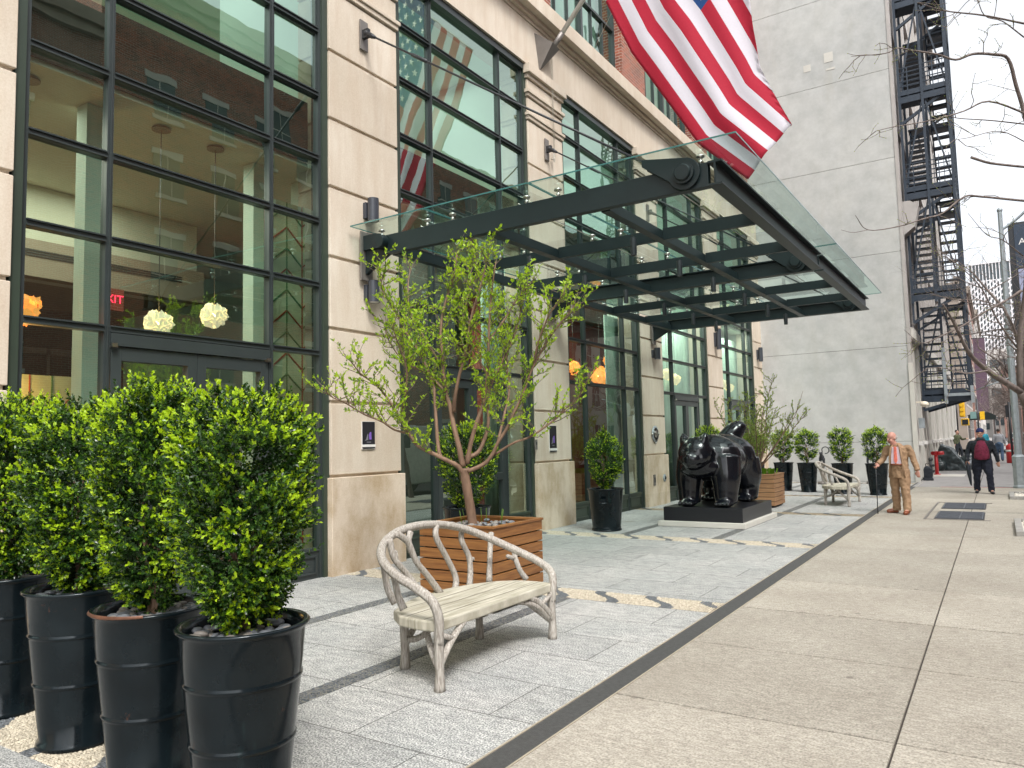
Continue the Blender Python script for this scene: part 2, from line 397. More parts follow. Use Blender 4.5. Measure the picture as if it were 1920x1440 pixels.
def urnmat():
    m, nt, P, N, L = newmat('dark_patinated_metal'); co = objc(N)
    n = noise(N, L, co, 2.6, 5, .6); n2 = noise(N, L, mapping(N, L, co, (1,1,.35)), 4.5, 5)
    c = ramp(N, L, n, [(.3,(.004,.007,.009)),(.72,(.011,.018,.022))])
    c = mixc(N, L, ramp(N, L, n2, [(.62,(0,0,0)),(.72,(.6,.6,.6))]), c, (.02,.045,.045))
    rust = noise(N, L, co, 5.5, 6, .7)
    c = mixc(N, L, ramp(N, L, rust, [(.66,(0,0,0)),(.74,(.7,.7,.7))]), c, (.16,.06,.03))
    L.new(c, P.inputs['Base Color']); P.inputs['Metallic'].default_value = .25
    L.new(ramp(N, L, n2, [(.3,(.10,.10,.10)),(.7,(.24,.24,.24))]), P.inputs['Roughness'])
    P.inputs['Specular IOR Level'].default_value = .34; P.inputs['Coat Weight'].default_value = .0
    bump(N, L, noise(N, L, co, 5, 3), P, .12, .02); return m
M['urn'] = urnmat()
def leafmat(name, c, c2, tr=.3, rough=.35, spec=.5):
    m, nt, P, N, L = newmat(name)
    n = noise(N, L, objc(N), 30, 2)
    L.new(ramp(N, L, n, [(.3,c),(.7,c2)]), P.inputs['Base Color']); P.inputs['Roughness'].default_value = rough
    P.inputs['Specular IOR Level'].default_value = spec
    t = N.new('ShaderNodeBsdfTranslucent'); t.inputs[0].default_value = (c2[0]*1.6, c2[1]*1.6, c2[2]*.8, 1)
    mx = N.new('ShaderNodeMixShader'); mx.inputs[0].default_value = tr
    L.new(P.outputs[0], mx.inputs[1]); L.new(t.outputs[0], mx.inputs[2]); L.new(mx.outputs[0], N['Material Output'].inputs[0]); return m
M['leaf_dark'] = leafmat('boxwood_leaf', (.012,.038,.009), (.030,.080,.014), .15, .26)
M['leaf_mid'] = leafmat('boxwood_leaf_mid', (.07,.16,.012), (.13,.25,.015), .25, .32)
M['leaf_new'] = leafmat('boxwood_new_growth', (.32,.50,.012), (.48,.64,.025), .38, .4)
M['leaf_tree'] = leafmat('spring_leaf', (.26,.42,.02), (.42,.56,.04), .42, .4)
M['leaf_tree2'] = leafmat('spring_leaf_deep', (.10,.20,.02), (.16,.29,.03), .35, .4)
M['leaf_olive'] = leafmat('thin_spring_leaf', (.20,.26,.05), (.30,.36,.09), .35, .5)
M['bark'] = wood('smooth_bark', (.13,.075,.048), (.29,.185,.12), 3, (3,3,1), .7)
M['twig'] = simple('twig_bark', (.16,.115,.09), .8)
M['bark_grey'] = wood('street_tree_bark', (.11,.085,.075), (.24,.2,.18), 4, (3,3,1), .9)
M['soil'] = simple('soil', (.03,.022,.016), .95, bmp=.5, scale=12)
# ------------------------------------------------------------------ ground
def sheet(name, mat, x0, x1, y0, y1, z, thick=.05, label=None):
    b = MB(); b.box(x0, x1, y0, y1, z - thick, z); return struct(b.build(name, mat))
PX0, PX1 = -7.45, -2.31            # terrace of the hotel
WALK0, WALK1 = -2.13, 1.05
b = MB(); b.box(-400, 400, -60, 900, -.35, -.30); struct(b.build('ground', M['asphalt']))
sheet('road', M['asphalt'], 1.21, 10.2, -60, 500, -.15, .14)
b = MB()
for i in range(-4, 60): b.box(1.05, 1.21, i*2.0, i*2.0 + 1.985, -.3, -.002)
struct(b.build('kerb', M['kerb'], bevel=.01))
bands = [(2.02, 2.50), (6.83, 7.27), (11.31, 11.75), (16.0, 16.46), (20.85, 21.3), (26.7, 27.1)]
ys = [-12] + [k for bb in bands for k in bb] + [27.6]
b = MB()
for i in range(0, len(ys), 2): b.box(PX0, PX1, ys[i], ys[i+1], -.12, 0)
struct(b.build('terrace_paving', M['granite']))
# pebble bands with slanting dark stripes
cb = MB(); db = MB(); sb_ = MB()
for (a, c) in bands:
    cb.box(PX0, PX1, a, c, -.1, -.002)
    x = PX0 + .35
    while x < PX1 - .3:
        n = 8
        for k in range(n):
            q = []
            for kk in (k, k+1):
                t = kk/n; xx = x + .30*(1-t) + .05*math.sin(t*6.28); q.append((xx, a + (c-a)*t))
            sb_.add([(q[0][0],q[0][1],.003),(q[0][0]+.12,q[0][1],.003),(q[1][0]+.12,q[1][1],.003),(q[1][0],q[1][1],.003)], [(0,1,2,3)])
        x += .57
struct(cb.build('cream_pebble_bands', M['peb_cream'])); struct(sb_.build('dark_pebble_stripes', M['peb_dark']))
# narrow dark strips running along the street between the bands
for i in range(len(bands)-1):
    if i == 1: continue
    y0, y1 = bands[i][1], bands[i+1][0]
    for xa, xb in ((-3.92,-3.76), (-5.50,-5.34)): db.box(xa, xb, y0, y1, -.02, .004)
struct(db.build('dark_pebble_inlay', M['peb_strip']))
# real stones set in the nearer bands and strips
def cobbles(name, rects, mats, dark, seed, sp=(.026,.0165)):
    g = np.random.default_rng(seed); th = np.arange(7)*2*np.pi/7
    T = np.concatenate([np.stack([np.cos(th), np.sin(th), np.zeros(7)],1), np.stack([.72*np.cos(th+.4), .72*np.sin(th+.4), np.full(7,.7)],1), [[0,0,1.]]])
    Fq = [(i, (i+1) % 7, 7+(i+1) % 7, 7+i) for i in range(7)] + [(7+i, 7+(i+1) % 7, 14, 14) for i in range(7)]
    Vs = []; Fs = []; MI = []; o = 0
    for (xa, xb, ya, yb, ang) in rects:
        xx, yy = np.meshgrid(np.arange(xa+.01, xb-.006, sp[0]), np.arange(ya+.008, yb-.004, sp[1]))
        P = np.stack([xx.ravel(), yy.ravel()],1) + g.normal(0,.0025,(xx.size,2)); n = len(P)
        a = ang(P) + g.normal(0,.25,n); L_ = g.uniform(.0115,.0155,n); W = g.uniform(.0070,.0095,n); Hh = g.uniform(.006,.011,n)
        X = T[None,:,0]*L_[:,None]; Y = T[None,:,1]*W[:,None]
        V = np.stack([P[:,0:1]+X*np.cos(a)[:,None]-Y*np.sin(a)[:,None], P[:,1:2]+X*np.sin(a)[:,None]+Y*np.cos(a)[:,None], -.001+T[None,:,2]*Hh[:,None]], 2)
        Vs.append(V.reshape(-1,3)); k = np.arange(n)[:,None,None]*15 + o
        Fs.append((np.array(Fq)[None] + k).reshape(-1,4)); MI.append(np.repeat(np.array([1 if dark(p) else 0 for p in P]), 14)); o += n*15
    V = np.concatenate(Vs); F = np.concatenate(Fs); mi = np.concatenate(MI)
    me = bpy.data.meshes.new(name); quads = F[:,2] != F[:,3]
    lst = [tuple(f) if q else tuple(f[:3]) for f, q in zip(F.tolist(), quads.tolist())]
    me.from_pydata(V.tolist(), [], lst); me.materials.append(mats[0]); me.materials.append(mats[1])
    me.polygons.foreach_set('material_index', mi.astype(np.int32)); me.polygons.foreach_set('use_smooth', np.ones(len(lst), dtype=bool)); me.update()
    ob = bpy.data.objects.new(name, me); COL.objects.link(ob); return ob
def in_stripe(p):
    for (a, c) in bands:
        if a-.01 <= p[1] <= c+.01:
            t = (p[1]-a)/(c-a); x = p[0] - .30*(1-t) - .05*math.sin(t*6.28) - (PX0+.35)
            return (x % .57) < .12 and x > 0
    return False
o = cobbles('set_pebbles', [(-5.6,PX1-.004,bands[0][0],bands[0][1],lambda P: 1.0+.5*np.sin(P[:,0]*5)), (-7.0,PX1-.004,bands[1][0],bands[1][1],lambda P: 1.0+.5*np.sin(P[:,0]*5)), (-7.0,PX1-.004,bands[2][0],bands[2][1],lambda P: 1.0+.5*np.sin(P[:,0]*5))], (M['p_cream'], M['p_dark']), in_stripe, 3); struct(o)
o = cobbles('set_dark_pebbles', [(-3.92,-3.76,bands[0][1],bands[1][0],lambda P: P[:,1]*0+.2), (-5.5,-5.34,bands[0][1],bands[1][0],lambda P: P[:,1]*0+.2)], (M['p_dark'], M['p_dark']), lambda p: False, 5, (.030,.024)); struct(o)

# drain strip and its bright edge angles
b = MB(); b.box(-2.305, -2.135, -12, 27.6, -.06, -.003)
y = -12
struct(b.build('drain_strip', M['drain']))
b = MB(); b.box(-2.315, -2.303, -12, 27.6, -.05, .002); b.box(-2.139, -2.128, -12, 27.6, -.05, .002)
struct(b.build('drain_edging', M['edge']))
# footpath: individual concrete flags with joints
xs = [-2.128, -.545, 1.05]; cross = [-6, -4.6, -3.0, -1.4, .1, 1.5, 2.95, 4.42, 5.84, 7.2, 8.75, 10.2, 11.7, 13.35, 15.0, 17.55, 20.9, 22.6, 25.3]
b = MB(); b.box(-2.128, 1.05, -6, 25.3, -.12, -.014); struct(b.build('footpath_joints', M['joint']))
b = MB(); g_ = .006
for i in range(2):
    for j in range(len(cross)-1):
        w = .011 if cross[j] != 7.2 else .028
        b.box(xs[i]+(g_ if i else 0), xs[i+1]-g_, cross[j]+w, cross[j+1]-.008, -.1, 0, (i*2+j*j) % 3)
struct(b.build('footpath', [M['sidewalk'], M['sidewalk2'], M['sidewalk3']], bevel=.004))
sheet('footpath_far', M['farwalk'], -2.24, 1.05, 25.32, 62, 0, .1)
sheet('expansion_strip', M['red'], -1.5, 1.0, 25.3, 25.36, .004, .004)
sheet('footpath_crossing', M['farwalk'], -2.5, 1.05, 78, 300, 0, .1)
sheet('footpath_opposite', M['farwalk'], 10.2, 13.0, -60, 62, 0, .3)
b = MB()
for yy in (44, 48.5, 53, 57.5):
    b.box(-2.2, 1.0, yy, yy+.02, 0, .003)
b.box(-.56, -.54, 25.4, 62, 0, .003); struct(b.build('footpath_far_joints', M['joint']))
b = MB(); b.box(-2.22, -1.1, 31.3, 33.0, 0, .006); struct(b.build('pale_cellar_doors_slab', M['trim']))

# ------------------------------------------------------------------ hotel
PIERS = [7.30 + 4.98*k for k in range(-1, 5)]      # centres
PW = .655
H = thing('hotel_building', 'limestone hotel front with tall black gridded windows and brick above', 'building', (-7.02, 14.8, 0))
def pier(y, extra=0):
    b = MB(); X = -7.02
    zs = [1.21, 2.15, 3.09, 4.02, 4.94, 5.85, 6.77, 7.62]
    b.box(X-.6, X-.035, y-PW+.02, y+PW-.02, 0, 8.7)                # recessed core seen in the grooves
    b.box(X-.6, X+.05, y-PW-.03, y+PW+.03, -.05, 1.21-.0)          # wide plinth course
    for i in range(len(zs)-1):
        b.box(X-.6, X, y-PW, y+PW, zs[i]+.035, zs[i+1]-.008)
    b.box(X-.6, X+.03, y-PW-.02, y+PW+.02, 7.64, 7.71); b.box(X-.6, X+.055, y-PW-.045, y+PW+.045, 7.71, 7.77)
    b.box(X-.6, X, y-PW, y+PW, 7.79, 8.06)
    b.box(X-.6, X+.03, y-PW-.02, y+PW+.02, 8.09, 8.15); b.box(X-.6, X+.06, y-PW-.05, y+PW+.05, 8.15, 8.22)
    b.box(X-.6, X+.005, y-PW, y+PW, 8.24, 8.42)
    b.box(X-.6, X+.045, y-PW-.03, y+PW+.03, 8.44, 8.52); b.box(X-.6, X+.10, y-PW-.07, y+PW+.07, 8.52, 8.70)
    return b.build('pier', M['stone'], H, True, bevel=.007)
for y in PIERS: pier(y)
b = MB(); b.box(-7.6, -7.02, -14, PIERS[0]-PW-3.6, 0, 20); b.build('side_wall', M['stone'], H, True)
b = MB()
b.box(-7.62, -7.0, -14, 27.58, 8.705, 9.55); b.build('frieze', M['stone'], H, True)
b = MB()
b.box(-7.62, -6.97, -14, 27.58, 9.555, 9.63); b.box(-7.62, -6.90, -14, 27.58, 9.63, 9.70)
b.box(-7.62, -6.76, -14, 27.58, 9.702, 10.0); b.box(-7.62, -6.80, -14, 27.58, 10.0, 10.06)
b.build('cornice', M['stone'], H, True, bevel=.008)
ROWS = [2.78, 3.65, 4.48, 5.30, 6.14, 7.00, 7.85, 8.66]
GX = -7.135
def bay(yc, entrance=False, door=True, near=False, idx=0):
    y0, y1 = yc - 1.835, yc + 1.835; m1, m2 = yc - .965, yc + .965
    b = MB()
    # deep green jambs against the stone and black frame inside
    b.box(GX-.1, -7.055, y0, y0+.09, 0, 8.70, 1); b.box(GX-.1, -7.055, y1-.09, y1, 0, 8.70, 1)
    b.box(GX-.08, -7.085, y0+.09, y0+.135, 0, 8.66); b.box(GX-.08, -7.085, y1-.135, y1-.09, 0, 8.66)
    b.box(GX-.1, -7.04, y0+.09, y1-.09, 8.58, 8.70)
    for ym in (m1, m2):
        b.box(GX-.05, -7.088, ym-.030, ym+.030, 0, 8.58); b.box(-7.088, -7.074, ym-.007, ym+.007, 0, 8.58)
    edges = [(y0+.135, m1-.030), (m1+.030, m2-.030), (m2+.030, y1-.135)]
    for zi, z in enumerate(ROWS[:-1]):
        for (a, c) in edges:
            if entrance and z < 2.9 : continue
            b.box(GX-.05, -7.085, a, c, z-.034, z+.034)
            b.box(-7.085, -7.066, a, c, z+.018, z+.032)       # thin glazing beads
            b.box(-7.085, -7.066, a, c, z-.032, z-.020)
    # opening sashes have a second inner frame
    zz = [0] + ROWS
    for (k, r) in ((0, 6), (2, 6), (0, 7), (2, 7), (2, 5), (0, 5)):
        a, c = edges[k]; za, zb = zz[r]+.034, zz[r+1]-.034
        if r == 7: zb = 8.58
        b.box(GX-.02, -7.105, a, a+.026, za, zb); b.box(GX-.02, -7.105, c-.026, c, za, zb)
        b.box(GX-.02, -7.105, a+.026, c-.026, za, za+.026); b.box(GX-.02, -7.105, a+.026, c-.026, zb-.026, zb)
    w = b.build('window', [M['frame'], M['frame_green']], H, True)
    # glass panes
    gb = MB()
    for k, (a, c) in enumerate(edges):
        lo = 2.78
        for zi in range(len(ROWS)-1):
            tz = .0018*math.sin(idx*3.1+k*1.7+zi*2.3); ty = .0016*math.cos(idx*2.1+k*2.9+zi*1.3)
            za, zb = ROWS[zi]+.03, ROWS[zi+1]-.03; X = GX
            gb.add([(X-tz*2-ty*2,a,za),(X-tz*2+ty*2,c,za),(X+tz*2+ty*2,c,zb),(X+tz*2-ty*2,a,zb)], [(0,1,2,3)])
    for k in (0, 2):
        a, c = edges[k]
        gb.add([(GX,a,.36),(GX,c,.36),(GX,c,2.74),(GX,a,2.74)], [(0,1,2,3)])
    if not door: 
        a, c = edges[1]; gb.add([(GX,a,.36),(GX,c,.36),(GX,c,2.74),(GX,a,2.74)], [(0,1,2,3)])
    gb.build('glass', M['glass'], w, True)
    # spandrel behind the floor slab
    sb = MB()
    sb.box(-7.42, -7.32, y0+.1, y1-.1, 5.30, 6.10); sb.build('spandrel', M['spandrel'], H, True)
    # bottom panels
    for k in ((0, 2) if door else (0, 1, 2)):
        a, c = edges[k]; pb = MB()
        pb.box(GX-.05, -7.10, a, c, .0, .33); pb.box(GX-.02, -7.085, a+.0, c-.0, .33, .37); pb.box(-7.1, -7.08, a+.05, a+.07, .06, .28); pb.box(-7.1, -7.08, c-.07, c-.05, .06, .28)
        pb.box(-7.1, -7.08, a+.07, c-.07, .26, .28); pb.box(-7.1, -7.08, a+.07, c-.07, .06, .08)
        pb.build('base_panel', M['frame_green'] if not near else M['frame'], H, True)
    if door:
        a, c = edges[1]
        hd = MB(); hd.box(GX-.06, -7.06, a, c, 2.62, 2.74); hd.build('door_header', M['frame'], H, True)
        mid = (a+c)/2
        for s, (da, dc) in enumerate(((a+.01, mid-.003), (mid+.003, c-.01))):
            d = MB(); st = .105
            d.box(GX-.05, -7.085, da, da+st, .01, 2.61); d.box(GX-.05, -7.085, dc-st, dc, .01, 2.61)
            d.box(GX-.05, -7.085, da+st, dc-st, 2.48, 2.61); d.box(GX-.05, -7.085, da+st, dc-st, .01, .27); d.box(GX-.05, -7.085, da+st, dc-st, .98, 1.10)
            dd = d.build('door', M['frame'], H, True, bevel=.003)
            gg = MB(); gg.add([(GX,da+st,.27),(GX,dc-st,.27),(GX,dc-st,.98),(GX,da+st,.98)], [(0,1,2,3)])
            gg.add([(GX,da+st,1.1),(GX,dc-st,1.1),(GX,dc-st,2.48),(GX,da+st,2.48)], [(0,1,2,3)])
            gg.build('glass', M['glass'], dd, True)
            hb = MB(); hy = dc-.05 if s == 0 else da+.05
            hb.tube([(-7.085,hy,1.0),(-7.02,hy,1.0),(-7.02,hy,1.28),(-7.085,hy,1.28)], .012, 8)
            hb.build('handle', M['chrome'], dd, True)
            kb = MB(); ky = da+.02 if s == 0 else dc-.02
            kb.box(-7.085, -7.05, ky-.03, ky+.03, 2.60, 2.625); kb.box(-7.06, -7.03, ky-.035, ky+.015, 2.60, 2.64)
            kb.build('pivot', M['chrome'], dd, True)
BAYS = [4.81 + 4.98*k for k in range(-1, 5)]
for i, yc in enumerate(BAYS): bay(yc, near=(i <= 1), door=(i != 3), idx=i)

# interior shell
b = MB(); b.box(-14.1, -14.0, -2, 27.5, 0, 10); b.build('interior_back_wall', M['mint'], H, True)
b = MB(); b.box(-14.0, -7.6, -2, 27.5, 6.02, 6.08); b.build('upper_floor', M['cream'], H, True)
b = MB(); b.box(-14.0, -7.35, -2, 27.5, 5.25, 5.30); b.build('interior_ceiling', M['cream'], H, True)
b = MB(); b.box(-14.0, -7.35, -2, 27.5, 8.9, 8.95); b.build('upper_ceiling', M['mint'], H, True)
b = MB(); b.box(-14.0, -7.25, -2, 27.5, -.05, 0.0); b.build('interior_floor', M['intfloor'], H, True)
# bulkhead with a linear air slot, dropping to a lower dark ceiling
b = MB(); b.box(-11.0, -10.8, -2, 7.3, 3.95, 5.24); b.build('bulkhead', M['cream'], H, True)
b = MB(); b.box(-10.8, -10.6, -2, 7.3, 3.95, 4.45); b.build('lower_fascia', M['inttaupe'], H, True)
b = MB()
for k in range(3): b.box(-10.598, -10.585, -1.5, 6.9, 4.22+.035*k, 4.24+.035*k)
b.build('air_slot', M['intdark'], H, True)
b = MB(); b.box(-13.9, -11.0, -2, 7.3, 3.95, 4.0); b.build('lower_ceiling', M['inttaupe'], H, True)
b = MB(); b.box(-13.0, -12.9, -2, 7.3, 0, 3.95); b.build('dark_screen_wall', M['intdark'], H, True)
b = MB()
for k in range(8): b.box(-12.88, -12.84, -1 + k*1.0, -.95 + k*1.0, .0, 3.3)
b.box(-12.88, -12.84, -1, 7, 3.2, 3.3); b.box(-12.88, -12.84, -1, 7, 2.2, 2.25); b.build('bar_shelving', M['bracket'], H, True)
for (cx, cy) in ((-7.85, 4.03), (-7.85, 6.11)):
    b = MB(); b.box(cx-.10, cx+.10, cy-.075, cy+.10, 0, 5.24); b.build('interior_column', M['mint'], H, True)
for yp in PIERS[1:]:
    b = MB(); b.box(-8.0, -7.62, yp-.45, yp+.45, 0, 5.24); b.box(-9.6, -7.62, yp-.45, yp+.45, 6.09, 8.89); b.build('cross_wall', M['mint'], H, True)
b = MB(); b.box(-10.6, -10.5, 14.5, 26.5, 0, 5.2); b.build('red_interior_wall', M['intred'], H, True)
b = MB(); b.box(-9.2, -9.1, 7.6, 12.0, 0, 5.2); b.build('vestibule_wall', M['intdark'], H, True)
for (ya, yb) in ((8.1,8.6),(11.0,11.75),(13.1,13.7),(16.1,16.9)):
    b = MB(); n = 14; vs = []
    for k in range(n+1):
        yy = ya+(yb-ya)*k/n; xx = -7.75 + .03*math.sin(k*2.2); vs += [(xx,yy,.05),(xx,yy,4.6)]
    b.add(vs, [(2*k,2*k+2,2*k+3,2*k+1) for k in range(n)], 0, True); 
    o = b.build('curtain', M['curtain'], H, True); sd = o.modifiers.new('t','SOLIDIFY'); sd.thickness = .01
for (ya, yb) in ((17.7,21.9),(22.7,26.9)):
    b = MB(); n = 60; vs = []
    for k in range(n+1):
        yy = ya+(yb-ya)*k/n; xx = -7.72 + .04*math.sin(k*1.9); vs += [(xx,yy,.05),(xx,yy,5.0)]
    b.add(vs, [(2*k,2*k+2,2*k+3,2*k+1) for k in range(n)], 0, True)
    o = b.build('curtain', M['curtain'], H, True); sd = o.modifiers.new('t','SOLIDIFY'); sd.thickness = .01
# chevron patterned screens
M['scr'] = simple('screen_panel_green', (.50,.52,.33), .7, var=.1)
M['chev_r'] = simple('chevron_red', (.36,.07,.03), .6); M['chev_g'] = simple('chevron_green', (.08,.20,.07), .6)
def screen(x, y0, y1, z1, phase=0):
    t = thing('patterned_screen', 'pale interior screen with red and green chevron lines behind right panes of nearest window' if phase == 0 else 'dim chevron patterned screen low behind leftmost panes of nearest window', 'screen', (x, (y0+y1)/2, 0))
    b = MB(); b.box(x-.03, x, y0, y1, 0, z1); b.build('panel', M['scr'], t, True)
    c = MB(); w = .23; n = int(round((y1-y0)/w)); w = (y1-y0)/n
    for k in range(n+1):
        c.box(x, x+.012, y0+k*w-.006, y0+k*w+.006, 0, z1, (k+phase) % 2)
    z = -.1; st = .27; q = 0
    while z < z1:
        for k in range(n):
            za, zb = (z, z+.2) if k % 2 == 0 else (z+.2, z)
            if max(za, zb) < z1 and min(za, zb) > 0:
                c.bar((x+.006, y0+k*w+.006, za), (x+.006, y0+(k+1)*w-.006, zb), .010, .016, (q+k//2) % 2)
        z += st; q += 1
    c.build('chevron_lattice', [M['chev_r'], M['chev_g']], t, True); return t
screen(-7.5, 6.10, 6.85, 4.75)
screen(-9.2, 3.4, 4.6, 2.5, 1)
# pendant lamps
def ruffle(name, mat, parent, z, r):
    rr = random.Random(int(z*100)+int(r*1000)); V = []; F = []
    for k in range(46):
        d = Vector((rr.gauss(0,1), rr.gauss(0,1), rr.gauss(0,1))).normalized()
        u = d.orthogonal().normalized(); a = rr.random()*6.28; u = (Matrix.Rotation(a,3,d) @ u); v = d.cross(u)
        c = d*r*rr.uniform(.72,.95); s = r*rr.uniform(.3,.45); o = len(V); n = 7
        V.append(tuple(c+Vector((0,0,z))))
        for q in range(n):
            t = 6.283*q/n; e = s*(1+.25*rr.uniform(-1,1)); p = c + u*math.cos(t)*e + v*math.sin(t)*e + d*(.35*s*math.sin(q*2.3+k))
            V.append(tuple(p+Vector((0,0,z))))
        for q in range(n): F.append((o, o+1+q, o+1+(q+1) % n))
    b = MB(); b.v = V; b.f = F; b.mi = [0]*len(F); b.sm = [True]*len(F)
    return b.build(name, mat, parent)
def pendant(x, y, z, ztop, r, lit, label):
    t = thing('pendant_lamp', label, 'pendant lamp', (x,y,z), 0, 'flower shaded pendant lamps inside the hotel')
    b = MB(); b.tube([(0,0,r*.6),(0,0,ztop-z)], .006, 5); b.build('cord', M['bracket'], t)
    b = MB(); b.lathe([(.10,0),(.10,.02),(.0,.025)], (0,0,ztop-z-.03), 16); b.build('ceiling_rose', M['inttaupe'], t)
    ruffle('shade', M['lamp_warm'] if lit else M['lamp_pale'], t, 0, r)
    b = MB(); b.ball((0,0,0), r*.25, 8, 6); b.build('bulb', M['bulb'], t)
    return t
pendant(-7.68, 3.36, 2.98, 5.24, .16, True, 'glowing orange flower pendant behind the leftmost column of panes')
pendant(-7.72, 4.76, 3.01, 5.24, .155, False, 'pale ruffled pendant hanging left of the one beside the mint column')
pendant(-7.72, 5.46, 3.19, 5.24, .155, False, 'pale ruffled pendant hanging nearest the mint column in nearest window')
pendant(-8.6, 16.08, 3.38, 5.24, .17, True, 'glowing amber pendant left of the red hotel wall seen under the canopy')
pendant(-8.6, 17.53, 3.27, 5.24, .24, True, 'largest glowing amber pendant before the red wall under the canopy')
pendant(-8.6, 18.15, 3.72, 5.24, .18, True, 'upper glowing amber pendant right of the largest one under the canopy')
pendant(-7.45, 19.3, 3.35, 5.24, .16, False, 'pale pendant over the left leaf of the far double doors')
pendant(-7.45, 19.9, 3.25, 5.24, .16, False, 'pale pendant over the right leaf of the far double doors')
pendant(-7.45, 24.2, 3.35, 5.24, .16, False, 'pale pendant, left of two in the farthest window bay')
pendant(-7.45, 24.9, 3.25, 5.24, .16, False, 'pale pendant, right of two in the farthest window bay')
def textmesh(name, s, size, mat, parent, loc, rot, thick=.002):
    cu = bpy.data.curves.new(name, 'FONT'); cu.body = s; cu.size = size; cu.extrude = thick; cu.align_x = 'CENTER'; cu.align_y = 'CENTER'
    tmp = bpy.data.objects.new(name, cu); COL.objects.link(tmp); bpy.context.view_layer.update()
    me = bpy.data.meshes.new_from_object(tmp.evaluated_get(bpy.context.evaluated_depsgraph_get()))
    bpy.data.objects.remove(tmp); me.materials.clear(); me.materials.append(mat)
    o = bpy.data.objects.new(name, me); COL.objects.link(o); o.parent = parent; o.location = loc; o.rotation_euler = rot; return o
t = thing('exit_sign', 'small red lit exit sign inside the nearest window', 'exit sign', (-9.4, 5.15, 3.55))
b = MB(); b.box(-.04,.0,-.16,.16,-.14,.14); b.build('case', M['intred'], t)
textmesh('lettering', 'EXIT', .15, M['exit'], t, (.006,0,0), (R(90),0,R(90)))

# ---- interior lights (lit fittings seen through the glass)
def arealight(loc, sx, sy, power, col=(1,.93,.8)):
    l = bpy.data.lights.new('ceiling_light', 'AREA'); l.shape = 'RECTANGLE'; l.size = sx; l.size_y = sy; l.energy = power; l.color = col
    o = bpy.data.objects.new('ceiling_light', l); COL.objects.link(o); o.location = loc; return o
for i, yc in enumerate(BAYS[1:]):
    arealight((-9.4, yc, 8.8), 2.5, 3.5, 38, (.9,1,.92))
    if i == 0: arealight((-9.2, yc-1.2, 5.2), 2.4, 4.5, 120)
    elif i == 1: arealight((-8.2, yc, 5.2), 1.0, 3, 90)
    else: arealight((-8.5, yc, 5.2), 1.2, 3, 100, (1,.97,.88)) if i < 3 else arealight((-7.42, yc, 5.2), .25, 3, 45, (1,.97,.9))

l = bpy.data.lights.new('wall_washer', 'POINT'); l.energy = 22; l.color = (1,.5,.15); l.shadow_soft_size = .1
o = bpy.data.objects.new('wall_washer', l); COL.objects.link(o); o.location = (-8.9, 3.75, 2.2)
# ---- brick upper storeys
UX = -7.35
for y in PIERS[1:]:
    b = MB(); b.box(UX-.5, UX+.12, y-.72, y+.72, 10.062, 24); b.build('brick_pier', M['brick'], H, True)
b = MB(); b.box(UX-.5, UX+.12, -14, 3.1, 10.062, 24); b.build('brick_pier', M['brick'], H, True)
for i, yc in enumerate(BAYS[1:]):
    b = MB(); y0, y1 = yc-1.77, yc+1.77
    for z in (10.07, 11.75, 13.4, 15.2, 17, 18.8, 20.6): b.box(UX-.2, UX-.08, y0, y1, z, z+.06)
    for k in range(7):
        yy = y0 + (y1-y0)*k/6; w = .045 if k % 3 == 0 else .015
        b.box(UX-.2, UX-(.06 if k % 3 == 0 else .1), yy-w, yy+w, 10.08, 23.9)
    w = b.build('upper_window', M['frame'], H, True)
    g = MB(); g.add([(UX-.14,y0,10.08),(UX-.14,y1,10.08),(UX-.14,y1,24),(UX-.14,y0,24)], [(0,1,2,3)]); g.build('glass', M['glass'], w, True)
    g = MB(); g.box(UX-.7, UX-.6, y0-.3, y1+.3, 10.1, 24); g.build('blind', M['curtain'], H, True)
b = MB(); b.box(-14, -7.9, -14, 27.5, 23.9, 24.2); b.build('roof', M['stone'], H, True)
b = MB(); b.box(-7.0, -6.9, -14, 27.5, 10.066, 10.1); 
for y in PIERS[1:]:
    for s in (-.5, .5): b.box(-7.22, -7.12, y+s-.05, y+s+.05, 10.07, 10.18)
b.tube([(-7.17, 3.1, 10.22), (-7.17, 27, 10.22)], .035, 6)
b.build('facade_lighting_rail', M['bracket'], H, True)
# ------------------------------------------------------------------ sconces, plaques, posters, bollard-free
def sconce(y, z0, z1, label, x=-6.90, r=.075):
    t = thing('wall_sconce', label, 'wall lamp', (-7.02, y, (z0+z1)/2), 0, 'cylindrical wall lamps on the stone piers'); h = (z1-z0)/2
    b = MB(); b.box(0, .06, -.06, .06, -h*.7, h*.7); b.build('wall_plate', M['sconce'], t, bevel=.004)
    b = MB(); b.lathe([(r*.86,-h+.012),(r,-h),(r,h),(r*.9,h),(r*.86,h-.02)], (.06+r,0,0), 40, sm=False); b.build('cylinder', M['sconce'], t)
    b = MB(); b.lathe([(r*.84,0),(r*.8,.004)], (.06+r,0,-h+.004), 20); b.build('lens', M['white'], t)
sconce(7.30, 4.62, 4.93, 'upper cylinder lamp on nearest stone pier, above the canopy edge')
sconce(7.30, 3.51, 3.80, 'lower cylinder lamp on nearest stone pier, beside the leafy tree')
sconce(17.25, 3.55, 3.83, 'short cylinder lamp under the far end of the canopy')
sconce(22.2, 4.25, 4.86, 'tall cylinder lamp on the pier just past the canopy')
sconce(26.95, 4.25, 4.75, 'cylinder lamp on the last stone pier beside the grey wall')
M['poster'] = simple('poster_black', (.02,.02,.025), .3); M['purple'] = simple('poster_purple', (.22,.12,.5), .4)
M['grey'] = simple('poster_grey', (.2,.2,.22), .4)
